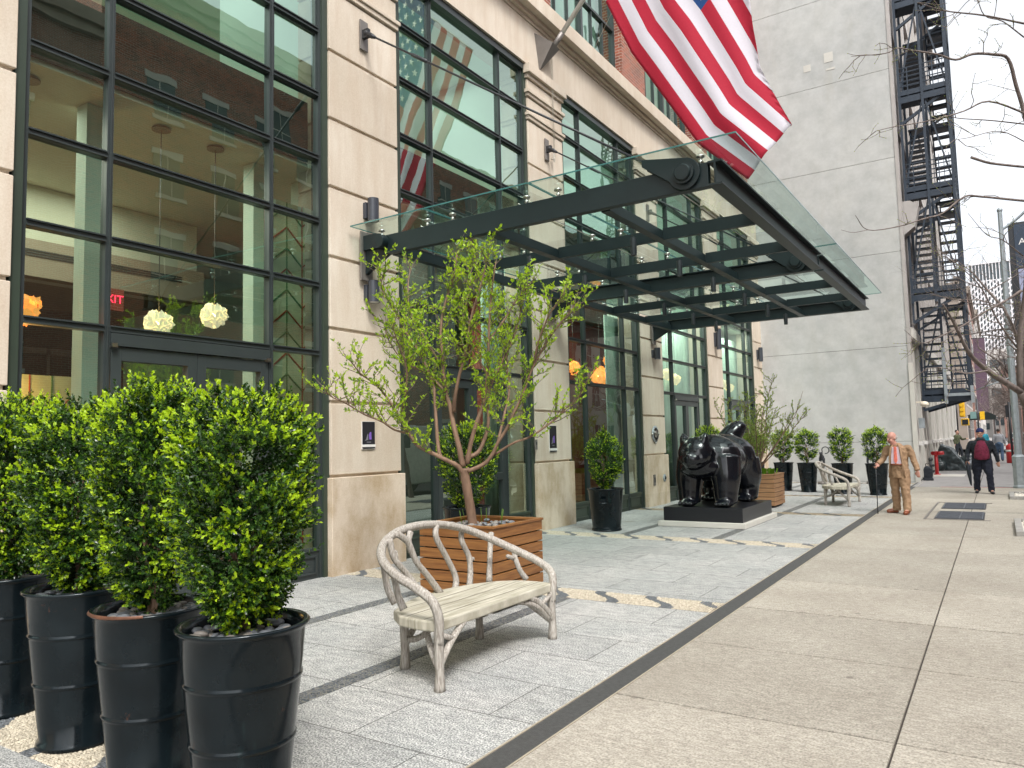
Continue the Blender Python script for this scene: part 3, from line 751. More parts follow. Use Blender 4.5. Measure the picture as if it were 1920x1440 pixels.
def poster(y, z0, z1, w, label):
    t = thing('wall_poster', label, 'poster', (-7.015, y, z0), 0, 'small dark posters on the piers'); h = z1-z0
    b = MB(); b.box(0, .012, -w/2, w/2, 0, h); b.build('frame', M['white'], t)
    b = MB(); b.box(.012, .016, -w/2+.006, w/2-.006, .008, h-.006); b.build('picture', M['poster'], t)
    b = MB(); b.prism([(.01,.34*h),(.05,.35*h),(.045,.62*h),(.02,.60*h),(.0,.5*h)], 'x', .016, .018)
    b.build('figure', M['purple'], t)
    b = MB(); b.prism([(-.01,.34*h),(-.08,.30*h),(-.05,.36*h),(-.02,.56*h)], 'x', .016, .018); b.box(.016,.018,-.04,.04,.24*h,.27*h); b.build('figure_shadow', M['grey'], t)
    b = MB(); b.box(.012, .024, -w/2+.002, w/2-.002, .03, .03+.09*h); b.build('white_band', M['white'], t)
poster(7.295, 1.555, 1.925, .245, 'black poster with purple figure on nearest pier')
poster(12.2, 1.40, 1.70+.2, .27, 'dark poster on the pier right of the hotel entrance')
t = thing('oval_plaque', 'round silver plaque on the pier behind the statue', 'plaque', (-7.01, 17.2, 1.72))
b = MB(); b.lathe([(.20,0),(.20,.02),(.17,.03),(0,.03)], (0,0,0), 32, axis='x'); b.build('disc', M['galv'], t)
b = MB(); b.lathe([(.09,.03),(.08,.04),(0,.042)], (0,0,0), 20, axis='x'); b.lathe([(.155,.03),(.15,.036),(.145,.03)], (0,0,0), 28, axis='x'); b.build('emblem', M['chrome'], t)
b = None
for (yy, zz_) in ((0,-.215),(.205,0),(-.205,0)):
    b = MB(); b.lathe([(.022,0),(.018,.035),(0,.035)], (0,yy,zz_), 8, axis='x'); b.build('bolt', M['chrome'], t)
for nm, y, lab in (('wall_socket_cover', 16.95, 'small rectangular metal cover low on pier behind statue'), ('drain_cover', 17.6, 'small round metal cap low on pier behind statue')):
    t = thing(nm, lab, 'cover', (-6.97, y, .62))
    b = MB()
    if 'socket' in nm: b.box(0,.02,-.06,.06,-.13,.13); b.build('plate', M['bracket'], t, bevel=.004); b = MB(); b.box(.02,.026,-.03,.03,-.06,.06); b.build('outlet', M['blackmetal'], t)
    else: b.lathe([(.09,0),(.09,.02),(.06,.03),(0,.03)], (0,0,.02), 20, axis='x'); b.build('plate', M['galv'], t); b = MB(); b.lathe([(.045,.03),(.03,.05),(0,.05)], (0,0,.02), 14, axis='x'); b.build('knob', M['blackmetal'], t)
t = thing('door_intercom', 'small grey box on the pier edge beside the entrance', 'intercom', (-7.0, 11.55, 1.55))
b = MB(); b.box(0,.03,-.03,.03,-.09,.09); b.build('case', M['bracket'], t, bevel=.003); b = MB(); b.box(.03,.034,-.015,.015,.0,.05); b.build('panel', M['blackmetal'], t)
# ------------------------------------------------------------------ glass canopy
K = thing('entrance_canopy', 'dark steel and glass canopy hung over the hotel entrance', 'canopy', (-7.0, 12.25, 4.1))
def zc(y): return .012*(y-7.25)
def ibeam(b, a, c, h=.25, fl=.13, tf=.02, tw=.02):
    a = Vector(a); c = Vector(c)
    b.bar(a+Vector((0,0,h-tf/2)), c+Vector((0,0,h-tf/2)), fl, tf); b.bar(a+Vector((0,0,tf/2)), c+Vector((0,0,tf/2)), fl, tf)
    b.bar(a+Vector((0,0,h/2)), c+Vector((0,0,h/2)), tw, h-2*tf-.002)
XO, XI = -2.19, -6.62
YB = [7.24, 12.24, 17.24]; BZ = 4.10
for i, y in enumerate(YB):
    b = MB(); z = BZ+zc(y)
    if i == 0:
        b.bar((XI,y,z+.125), (XO-.075,y,z+.125), .09, .25)
    else: ibeam(b, (XI,y,z), (XO-.075,y,z))
    b.build('main_beam', M['steel'], K, True, bevel=.004)
for i in range(2):
    ya, yb = YB[i]+.00, YB[i+1]-(.05 if i == 0 else -.05)
    b = MB(); ibeam(b, (XO,ya-.06 if i == 0 else ya+.06,BZ+zc(ya)), (XO,yb,BZ+zc(yb)), .25, .14); b.build('front_beam', M['steel'], K, True)
    for x in (-3.45, -4.97, -6.5):
        b = MB(); b.bar((x,YB[i]+.07,BZ+.065+zc(YB[i])), (x,YB[i+1]-.07,BZ+.065+zc(YB[i+1])), .06, .13)
        b.bar((x,YB[i]+.07,BZ+.004+zc(YB[i])), (x,YB[i+1]-.07,BZ+.004+zc(YB[i+1])), .11, .012)
        b.build('purlin', M['steel'], K, True)
    for q in (1, 2):
        y = YB[i] + 5.0*q/3
        b = MB()
        for (xa, xb) in ((-6.46,-5.01), (-4.93,-3.49), (-3.41,XO-.075)):
            b.bar((xa,y,BZ+.07+zc(y)), (xb,y,BZ+.07+zc(y)), .055, .15)
        b.build('cross_bar', M['steel'], K, True)
# glass sheets on stand-offs
gz = BZ + .37
for i in range(2):
    for (xa, xb) in ((-6.95,-5.72), (-5.70,-4.22), (-4.20,-1.90)):
        ya = 6.93 if i == 0 else 12.26; yb = 12.24 if i == 0 else 17.58
        b = MB(); b.add([(xa,ya,gz+zc(ya)),(xb,ya,gz+zc(ya)),(xb,yb,gz+zc(yb)),(xa,yb,gz+zc(yb))], [(0,1,2,3)])
        b.build('glass_sheet', M['canopyglass'], K, True)
        M.setdefault('glassedge', simple('green_glass_edge', (.05,.16,.15), .15))
        b = MB()
        e = [(xa,ya),(xb,ya),(xb,yb),(xa,yb)]
        for k in range(4):
            p, q2 = e[k], e[(k+1) % 4]
            b.bar((p[0],p[1],gz+.008+zc(p[1])), (q2[0],q2[1],gz+.008+zc(q2[1])), .004, .016)
        b.build('glass_edge', M['glassedge'], K, True)
fit = []
for y in [YB[0], YB[0]+5/3, YB[0]+10/3, YB[1], YB[1]+5/3, YB[1]+10/3, YB[2]]:
    for x in (-6.68, -5.9, -5.5, -4.42, -4.0, -2.35):
        fit.append((x, y))
proto = None
for (x, y) in fit:
    z = BZ+zc(y)+(.25 if y in YB else .145)
    if proto is None:
        b = MB(); b.lathe([(.02,0),(.02,.05),(.012,.055),(.012,.07),(.045,.078),(.045,.092),(.028,.104),(0,.106)], (0,0,0), 12)
        proto = b.build('glass_fitting', M['chrome'], K); proto.location = Vector((x,y,z)) - K.location
    else:
        o = proto.copy(); COL.objects.link(o); o.parent = K; o.location = Vector((x,y,z)) - K.location
for i in range(2):
    for (x, y) in ((-3.75,YB[i]+1.55),(-3.75,YB[i]+3.2),(-3.75,YB[i]+4.75),(-5.3,YB[i]+1.55),(-5.3,YB[i]+3.2),(-5.3,YB[i]+4.75)):
        b = MB(); b.lathe([(.036,-.23),(.040,-.228),(.040,0),(.0,.004)], (0,0,0), 18, sm=False); b.box(-.008,.008,-.008,.05,-.02,.02)
        o = b.build('spotlight', M['blackmetal'], K); o.location = Vector((x,y-.06,BZ+.05+zc(y))) - K.location
# wires of the glass supports
b = MB()
for i in range(2):
    for x in (-2.9, -4.6, -6.1):
        b.tube([(x,YB[i]+.1,gz-.05+zc(YB[i])), (x,YB[i+1]-.1,gz-.05+zc(YB[i+1]))], .006, 5)
b.build('support_cable', M['chrome'], K, True)
# wall brackets with pins, tie rods with forks and turnbuckles
for y in YB:
    z = BZ+zc(y)
    b = MB(); b.box(-6.975,-6.95,y-.11,y+.11,z-.30,z+.36); b.build('wall_plate', M['bracket'], K, True, bevel=.004)
    b = MB(); b.prism([(-6.95,z-.22),(-6.50,z+.02),(-6.50,z+.22),(-6.95,z+.30)], 'y', y-.03, y+.03)
    b.box(-6.95,-6.72,y-.07,y-.03,z+.10,z+.30); b.build('gusset', M['steel'], K, True, bevel=.004)
    b = MB(); b.lathe([(.0,-.16),(.095,-.155),(.10,-.14),(.10,.10),(.09,.11),(0,.112)], (-6.62,y,z+.16), 36, axis='y', sm=False); 
    b.lathe([(.125,.03),(.125,.06),(.0,.062)], (-6.53,y,z+.15), 36, axis='y', sm=False); b.build('wall_pin', M['steel'], K, True)
    zt = 7.24
    b = MB(); b.box(-6.975-.03,-6.985,y-.055,y+.095,zt-.21,zt+.21); b.build('rod_plate', M['bracket'], K, True, bevel=.003)
    A = Vector((-6.92,y,zt)); B = Vector((-2.88,y,z+.36)); d = (B-A).normalized()
    b = MB(); b.box(-6.985,-6.88,y-.025,y+.03,zt-.06,zt+.06); b.ball(A, .045, 10, 8); b.tube([A, A+d*.12, A+d*.2], [.04,.035,.018], 10)
    b.build('rod_fork', M['blackmetal'], K, True)
    b = MB(); b.tube([A, B], .0135, 8); b.build('tie_rod', M['blackmetal'], K, True)
    b = MB(); T = A+d*1.12; b.tube([T-d*.16, T-d*.14, T+d*.14, T+d*.16], [.014,.025,.025,.014], 8)
    b.tube([T-d*.1+Vector((0,.03,0)), T+d*.1+Vector((0,.03,0))], .006, 5); b.build('turnbuckle', M['blackmetal'], K, True)
    # fish plate with big round pin at the outer end
    c = Vector((-2.50, y, z+.17)); poly = []
    tip = Vector((-2.95, y, z+.385))
    poly.append((tip.x, tip.z+.03))
    for k in range(17):
        t = R(75 - k*(235/16)); poly.append((c.x+.165*math.cos(t), c.z+.165*math.sin(t)))
    poly.append((tip.x, tip.z-.05))
    b = MB(); b.prism(poly, 'y', y-.082, y-.058); b.prism(poly, 'y', y+.055, y+.075); b.build('fish_plate', M['steel'], K, True, bevel=.004)
    b = MB(); b.lathe([(0,-.15),(.075,-.148),(.085,-.135),(.085,-.12),(.11,-.118),(.11,-.083)], tuple(c), 40, axis='y', sm=False); b.build('end_pin', M['steel'], K, True)

# ------------------------------------------------------------------ flagpole and flag
FP = thing('flagpole', 'white angled flagpole on a tapered wall bracket', 'flagpole', (-7.02, 12.2, 9.15))
b = MB(); a = [(-7.02,11.97,9.42),(-7.02,12.43,9.42),(-7.02,12.2,8.86)]; f = (-6.72,12.62,9.20); 
b.add([(-7.02,11.90,9.46),(-7.02,12.42,9.40),(-7.02,12.06,8.72),(-6.66,12.02,9.20),(-6.70,12.36,9.22)], [(0,1,2),(0,2,3),(1,4,2),(2,4,3),(0,3,4,1)])
b.build('wall_bracket', M['bracket'], FP, True)
p0 = Vector((-6.82,12.2,9.14)); pd = Vector((.685,0,.728)).normalized()
b = MB(); b.tube([p0, p0+pd*.40], .052, 18); b.build('socket', M['bracket'], FP, True)
b = MB(); b.tube([p0+pd*.38, p0+pd*6.6], [.046,.034], 16); b.ball(p0+pd*6.65, .07); b.build('pole', M['white'], FP, True)
b = MB()
b.tube([p0+pd*.8+Vector((0,.03,0)), Vector((-6.93,12.42,9.3)), Vector((-6.93,12.42,7.05))], .006, 5)
b.tube([p0+pd*3.4+Vector((0,.03,0)), Vector((-6.93,12.46,9.35)), Vector((-6.93,12.46,7.05))], .005, 5)
b.ball((-6.93,12.42,7.12), (.02,.02,.10), 8, 6); b.tube([(-6.99,12.42,7.1),(-6.9,12.42,7.1)], .012, 6)
b.tube([p0+pd*5.5, Vector((-7.0,14.6,10.4))], .006, 4); b.tube([p0+pd*5.5, Vector((-7.0,10.6,10.5))], .006, 4)
b.build('halyard', M['rope'], FP, True)

FL = thing('flag', 'large striped american flag hanging from the angled pole', 'flag', (-5.62, 12.2, 9.74))
NU, NV = 60, 52; LU, LV = 4.60, 3.05
bx = [0, 1.23, 3.55, 4.60]
BXY = [(-5.62,9.74),(-5.15,8.60),(-3.98,6.60),(-3.17,5.80)]
def interp(u, ks, vals):
    return Vector([float(np.interp(u, ks, [v[i] for v in vals])) for i in range(len(vals[0]))])
def fpos(u, v):
    B = interp(u, bx, BXY)
    d = interp(u, [0,1.83,3.2,4.6], [(.69,.72),(.716,.638),(.62,.62),(.50,.55)])
    vf = float(np.interp(u, [0, 1.4, 2.0, 2.9, 4.6], [9, 3.2, 2.45, 2.05, 1.42]))
    y = 0
    e = u/LU
    if v <= vf: x, z = B[0]+d[0]*v, B[1]+d[1]*v; y = 12.2 + .055*e*math.sin(v*3.1+u*.7) + .25*e*(v/ max(vf,.1))**2*.2
    else:
        x0, z0 = B[0]+d[0]*vf, B[1]+d[1]*vf; w = v-vf
        x = x0 - .42*w; z = z0 + .10*w; y = 12.2 + .05*e + .62*w
        x += .05*math.sin(min(w*8,3.14))
    y += .05*e*math.sin(u*2.1+v*1.3) + .022*min(1,e*3)*math.sin(v*9+u*1.2)
    z += -.05*math.sin(math.pi*min(v/LV,1))*(1-e)
    return (x, y, z)
M['f_red'] = leafmat('flag_red', (.50,.028,.06), (.55,.035,.065), .3, .7, .2)
M['f_white'] = leafmat('flag_white', (.72,.69,.75), (.76,.73,.79), .22, .7, .2)
M['f_blue'] = leafmat('flag_blue', (.03,.09,.27), (.035,.10,.3), .25, .7, .2)
for m_ in ('f_red','f_white','f_blue'):
    for n_ in M[m_].node_tree.nodes:
        if n_.type == 'BSDF_TRANSLUCENT':
            cc = {'f_red':(.6,.03,.05),'f_white':(.75,.74,.8),'f_blue':(.03,.1,.3)}[m_]; n_.inputs[0].default_value = (*cc,1)
V = []; F = []; MI = []
for i in range(NU+1):
    for j in range(NV+1): V.append(fpos(LU*i/NU, LV*j/NV))
for i in range(NU):
    for j in range(NV):
        F.append((i*(NV+1)+j, (i+1)*(NV+1)+j, (i+1)*(NV+1)+j+1, i*(NV+1)+j+1))
        st = j // 4
        canton = st >= 6 and (i+.5)/NU < .40
        MI.append(2 if canton else (0 if st % 2 == 0 else 1))
V = np.array(V) - np.array(FL.location)
o = mesh_arrays('cloth', V, np.array(F), [M['f_red'], M['f_white'], M['f_blue']], MI, FL, True)
sd = o.modifiers.new('t', 'SOLIDIFY'); sd.thickness = .003
# stars
b = MB(); cu, cv = LU*.40, LV*7/13
for r in range(9):
    for c in range(6 if r % 2 == 0 else 5):
        u = cu*((c*2+1+(r % 2))/12); v = LV*6/13 + cv*(r+1)/10
        base = Vector(fpos(u,v)); du = (Vector(fpos(u+.05,v))-base).normalized(); dv = (Vector(fpos(u,v+.05))-base).normalized()
        nrm = du.cross(dv).normalized()
        for side in (-1, 1):
            pts = [base+nrm*.006*side+ (du*math.cos(R(90+36*k))+dv*math.sin(R(90+36*k)))*(.085 if k % 2 == 0 else .034) for k in range(10)]
            k0 = len(b.v); b.add(pts, [tuple(range(10))])
b.build('stars', M['white'], FL, True)
b = MB(); b.tube([fpos(0,v*LV/12) for v in range(13)], .016, 6); b.build('hoist_band', M['white'], FL, True)

# ------------------------------------------------------------------ neighbour with the blank stucco wall
NB = thing('neighbour_building', 'tall building with blank grey stucco side wall and fire escape front', 'building', (-2.24, 27.6, 0))
seams = [0, 1.33, 4.47, 7.65, 10.86, 13.95, 17.1, 20.2, 23.4, 26.6]
b = MB()
for i in range(len(seams)-1): b.box(-16, -2.32, 27.62, 27.9, seams[i]+.006, seams[i+1]-.004)
b.build('side_wall', M['wall'], NB, True, bevel=.006)
for q in ((-5.05,-4.80,14.6,14.85),(-4.35,-4.05,14.75,15.1),(-4.3,-4.0,14.45,14.52)):
    b = MB(); b.box(q[0], q[1], 27.612, 27.62, q[2], q[3]); b.build('render_patch', M['trim'], NB, True)
b = MB(); b.box(-16, -2.33, 27.64, 27.88, 0, 26.6); b.build('seam_backing', M['joint'], NB, True)
b = MB(); b.box(-2.32, -2.22, 27.60, 27.92, 3.9, 26.6); b.build('corner_quoin', M['siding'], NB, True)
b = MB(); b.box(-2.33, -2.19, 27.58, 27.80, 0, 3.9); b.build('corner_trim', M['trim'], NB, True)
b = MB(); b.box(-14, -2.50, 27.95, 58, 0, 26.6); b.build('body', M['siding'], NB, True)
for k in range(13):
    b = MB(); b.box(-2.5, -2.46, 29.6+k*2.15, 30.5+k*2.15, 0, 4.3); b.build('shop_door', M['intdark'], NB, True)
for k in range(14):
    y = 28.4 + k*2.15
    b = MB(); b.box(-2.5, -2.24 if k % 2 else -2.28, y, y+1.15, 0, 4.75); o = b.build('pilaster', M['trim'], NB, True, bevel=.01)
    b = MB(); b.box(-2.24, -2.14, y+.1, y+1.05, 1.18, 1.30); b.build('cap', M['white'], o, True)
b = MB(); b.box(-2.5, -2.15, 27.95, 58, 4.75, 5.1); b.build('shopfront_fascia', M['trim'], NB, True, bevel=.01)
pw = None
for k in range(12):
    for fz in range(6):
        y = 29.3 + k*2.4; z = 5.9 + fz*3.65
        if pw is None:
            b = MB(); b.box(-.02, .02, 0, 1.1, 0, 2.0); pw = b.build('window', M['darkglass'], NB); o = pw
        else: o = pw.copy(); COL.objects.link(o); o.parent = NB
        o.location = Vector((-2.50,y,z)) - NB.location
for k in range(13):
    y = 28.4+k*2.4; b = MB(); b.box(-2.5, -2.38, y, y+.4, 5.1, 26); b.build('upper_pilaster', M['siding'], NB, True)
for fz in range(7):
    b = MB(); b.box(-2.5, -2.34, 27.95, 58, 5.2+fz*3.65, 5.45+fz*3.65); b.build('string_course', M['siding'], NB, True)
b = MB(); b.box(-2.7, -2.05, 27.7, 58, 26.6, 27.3); b.build('cornice', M['siding'], NB, True)
b = MB(); b.prism([(-2.3,8.2),(-1.9,8.5),(-1.75,9.2),(-2.0,9.4),(-2.3,9.4)], 'y', 28.0, 28.5); b.build('cornice_bracket', M['siding'], NB, True)
M['globe'] = simple('globe_lamp', (.8,.72,.58), .4)
for (z, lab) in ((2.55, 'white globe'), ):
    b = MB(); b.ball((-2.0,28.6,z), (.13,.13,.1), 12, 8); b.box(-2.3,-2.0,28.57,28.63,z+.06,z+.1); b.build('globe_lamp', M['globe'], NB, True)
b = MB(); b.box(-2.24,-2.06,28.9,29.1,1.75,2.1); b.build('meter_box', M['galv'], NB, True)

FE = thing('fire_escape', 'dark blue iron fire escape stairs on the neighbour front', 'fire escape', (-2.24, 31, 2.95))
PL = [2.90, 6.3, 9.85, 13.3, 16.75]
x0, x1, y0, y1 = -2.20, -.68, 28.75, 33.2
for i, z in enumerate(PL):
    yn = y0 if i else 30.6
    b = MB()
    b.box(x0, x1, yn, yn+1.1, z, z+.05); b.box(x0, x1, y1-1.0, y1, z, z+.05)
    b.box(x0, x1, yn, yn+.04, z-.22, z+.22); b.box(x1-.04, x1, yn+.04, y1, z-.16, z+.14)
    dz = .95 if i else .5
    b.bar((x0+.02,yn+.1,z-dz), (x1-.1,yn+.1,z-.1), .08, .10); b.bar((x0+.03,yn+.1,z-dz), (x0+.03,yn+.1,z-.1), .06, .06)
    b.bar((x0+.02,yn+2.2,z-dz), (x1-.1,yn+2.2,z-.1), .06, .08)
    b.build('platform', M['fe'], FE, True)
    b = MB(); H_ = (PL[i+1] if i < 4 else z+3.45) - z
    for s, (xa, xb) in enumerate(((x0+.08, x0+.66), (x1-.62, x1-.1))):
        ya, yb = (yn+.5, y1-.7) if s == 0 else (y1-.7, yn+.6); za, zb = (z, z+H_)
        for xx in (xa, xb): b.bar((xx,ya,za), (xx,yb,zb), .04, .26)
        n = 12
        for k in range(1, n):
            t = k/n; y = ya+(yb-ya)*t; zz = za+(zb-za)*t
            b.box(xa, xb, y-.14, y+.14, zz-.03, zz+.03)
    b.build('stair', M['fe'], FE, True)
    b = MB()
    for q in range(1, 6): b.box(x0, x1, yn, yn+.03, z+.22+q*.16, z+.25+q*.16)
    for q in range(5): b.box(x0+.78+q*.15, x0+.80+q*.15, yn+.031, yn+.045, z, z+1.2)
    b.bar((x0+.05,yn+.03,z+.2), (x0+.7,yn+.03,z+H_-.3), .04, .05); b.bar((x1-.7,yn+.06,z+H_-.3), (x1-.05,yn+.06,z+.2), .04, .05)
    for q in range(1, 7): b.box(x1-.02, x1, yn, y1, z+.05+q*.17, z+.075+q*.17)
    for k in range(7): b.box(x1-.02, x1+.005, yn+.3+k*.6, yn+.33+k*.6, z, z+1.1)
    for xx in (x0+.3, x0+.72, x1-.45): b.box(xx, xx+.03, yn-.01, yn+.02, z, z+1.05)
    b.build('railing', M['fe'], FE, True)
for (xx, yy, zl) in ((x0+.74,y0,6.0), (x1-.03,y0,6.0), (x1-.03,y1,2.7), (x0+.04,y0,6.0), (x0+.74,30.6,2.7), (x1-.03,30.6,2.7), (x0+.04,30.6,2.7)):
    b = MB(); b.box(xx-.04, xx+.04, yy-.03, yy+.03, zl, 20); b.build('post', M['fe'], FE, True)
b = MB(); b.box(x0+.70, x0+.80, 30.5, 30.56, 2.6, 4.6); b.box(x0+.76, x1+.06, 30.46, 30.52, 2.86, 2.96); b.box(x1-.02, x1+.08, 30.42, 30.5, 2.6, 3.2); b.tube([(x1+.05,30.45,3.0),(x1+1.3,30.45,3.45)], .02, 6)
b.build('counterweight_rail', M['galv'], FE, True)

# ------------------------------------------------------------------ buildings across the street (seen mirrored in the glass)
M['win2'] = simple('far_window', (.06,.08,.09), .12)
M['stone2'] = simple('brownstone', (.30,.25,.21), .85, var=.12, scale=1, world=True)
M['stone3'] = simple('pale_masonry', (.50,.47,.44), .85, var=.1, scale=1, world=True)
def block(name, label, x, ya, yb, h, wallm, side=1, d=9, storey=3.5, ww=1.1, wh=1.9, step=2.6, loc=None):
    """building with its street face on plane x; side=+1: body lies toward +x"""
    t = thing(name, label, 'building', (x, (ya+yb)/2, 0))
    b = MB(); b.box(x, x+side*d, ya, yb, 0, h); b.build('wall', wallm, t, True)
    n = int((yb-ya-.8)/step); fl = int((h-1.2)/storey); f = -side; pw = None
    while n*fl > 98: step *= 1.1; n = int((yb-ya-.8)/step)
    off = ((yb-ya)-n*step)/2
    for i in range(n):
        for k in range(fl):
            y = ya+off+(i+.5)*step; z = .9+k*storey
            if pw is None:
                fr = MB(); gl = MB()
                fr.box(f*.001, f*.06, -ww/2-.12, ww/2+.12, -.16, -.001); fr.box(f*.001, f*.05, -ww/2-.10, ww/2+.10, wh+.001, wh+.25)
                fr.box(f*.03, f*.045, -.02, .02, 0, wh); fr.box(f*.03, f*.05, -ww/2, ww/2, wh/2-.03, wh/2+.03)
                gl.box(f*.001, f*.025, -ww/2, ww/2, 0, wh)
                pw = fr.build('window', M['stone3'], t); pg = gl.build('pane', M['win2'], pw); o = pw
            else:
                o = pw.copy(); COL.objects.link(o); o.parent = t; c = pg.copy(); COL.objects.link(c); c.parent = o
            o.location = Vector((x,y,z)) - t.location
    b = MB(); b.box(x+side*.3, x+f*.35, ya, yb, h, h+.5); b.box(x+side*.2, x+f*.2, ya, yb, h-.35, h-.002); b.build('cornice', M['stone2'], t, True)
    return t
block('brick_building', 'red brick building across the street, mirrored in nearest window', 13.0, -12, 14, 17.5, M['brick2'])
block('brick_building', 'second red brick building across, mirrored above the entrance', 13.0, 14.01, 33, 19.5, M['brick'])
block('brick_building', 'third brick building across, mirrored in middle bays', 13.0, 33.01, 50, 19, M['brick'])
block('brick_building', 'pale corner building across, mirrored in far bays', 13.0, 50.01, 62, 18, M['stone3'])
block('hotel_row_building', 'plain building before the hotel on the same side, out of frame', -7.0, -40, -14.02, 20, M['stone3'], -1)

# parked van, mirrored in the entrance doors
def car(name, label, loc, rz, paint, L=4.6, W=1.85, H=1.45, van=False, cat='car', group=None):
    t = thing(name, label, cat, loc, rz, group)
    if van: prof = [(-L/2,.42),(-L/2,1.0),(-L/2+.05,2.25),(-L/2+.2,2.4),(L/2-1.75,2.4),(L/2-1.3,2.2),(L/2-.65,1.28),(L/2-.05,1.05),(L/2,.85),(L/2,.42)]
    else: prof = [(-L/2,.35),(-L/2-.02,.75),(-L/2+.08,.98),(-L/2+.75,1.05),(-L/2+1.35,H),(L/2-2.1,H),(L/2-1.25,1.0),(L/2-.2,.82),(L/2,.6),(L/2,.35)]
    b = MB(); n = len(prof)
    vs = []; 
    for s, wy in ((-1,1),(1,1)):
        for (x, z) in prof:
            tap = 1 if z < 1.06 else 1-.16*(z-1.05)/(H-.9 if not van else 2.2)
            vs.append((x, s*W/2*tap, z))
    b.add(vs, [tuple(range(n)), tuple(range(n, 2*n))[::-1]] + [(i, n+i, n+(i+1)%n, (i+1)%n) for i in range(n)])
    b.build('body', paint, t, bevel=.05)
    b = MB()
    if van:
        for s in (-1,1): b.prism([(.35,1.35),(.35,2.1),(1.0,2.1),(1.62,1.35)], 'y', s*(W/2-.07), s*(W/2-.045))
        b.box(-L/2-.02, -L/2+.03, -W/2+.25, W/2-.25, 1.35, 2.05)
    else:
        for s in (-1,1): b.prism([(-L/2+.95,1.03),(-L/2+1.45,H-.08),(L/2-2.15,H-.08),(L/2-1.45,1.03)], 'y', s*(W/2-.035), s*(W/2+.002))
        b.prism([(-L/2+.78,1.08),(-L/2+1.33,H-.05),(-L/2+1.28,H-.04),(-L/2+.72,1.1)], 'y', -W/2+.2, W/2-.2)
    b.build('window_glass', M['darkglass'], t)
    for sx in (-1,1):
        for sy in (-1,1):
            b = MB(); b.lathe([(.0,-.1),(.28,-.1),(.34,-.07),(.34,.07),(.28,.1),(.0,.1)], (0,0,0), 20, axis='y')
            w = b.build('wheel', M['tyre'], t); w.location = (sx*(L/2-.85), sy*(W/2-.08), .34)
            b = MB(); b.lathe([(.20,0),(.17,.01),(0,.012)], (0,.10*sy,0), 14, axis='y'); b.build('rim', M['galv'], w)
    for s in (-1,1):
        b = MB(); b.box(-L/2-.035, -L/2+.02, s*(W/2-.32), s*(W/2-.08), .72, .92 if not van else 1.2)
        b.build('tail_light', M['red'] if paint is not M['red'] else M['darkglass'], t)
    b = MB(); b.box(-L/2-.06, -L/2+.1, -W/2+.1, W/2-.1, .38, .55); b.build('bumper', M['blackmetal'], t)
    return t
car('parked_van', 'silver van at the kerb, mirrored in the entrance glass', (3.2, 19.5, -.15), R(-90), M['vehicle'], 5.4, 2.0, 2.4, True, 'van')
car('parked_car', 'grey car parked across the road, out of frame', (9.0, 12, -.15), R(90), M['galv'], cat='car')
car('parked_car', 'red car at the kerb beyond the lamp post', (2.15, 50.5, -.15), R(90), M['red'], 4.6, 1.9, 1.5, cat='car')
car('parked_car', 'pale car at the kerb far behind the red one', (2.2, 57.5, -.15), R(90), M['vehicle'], cat='car')
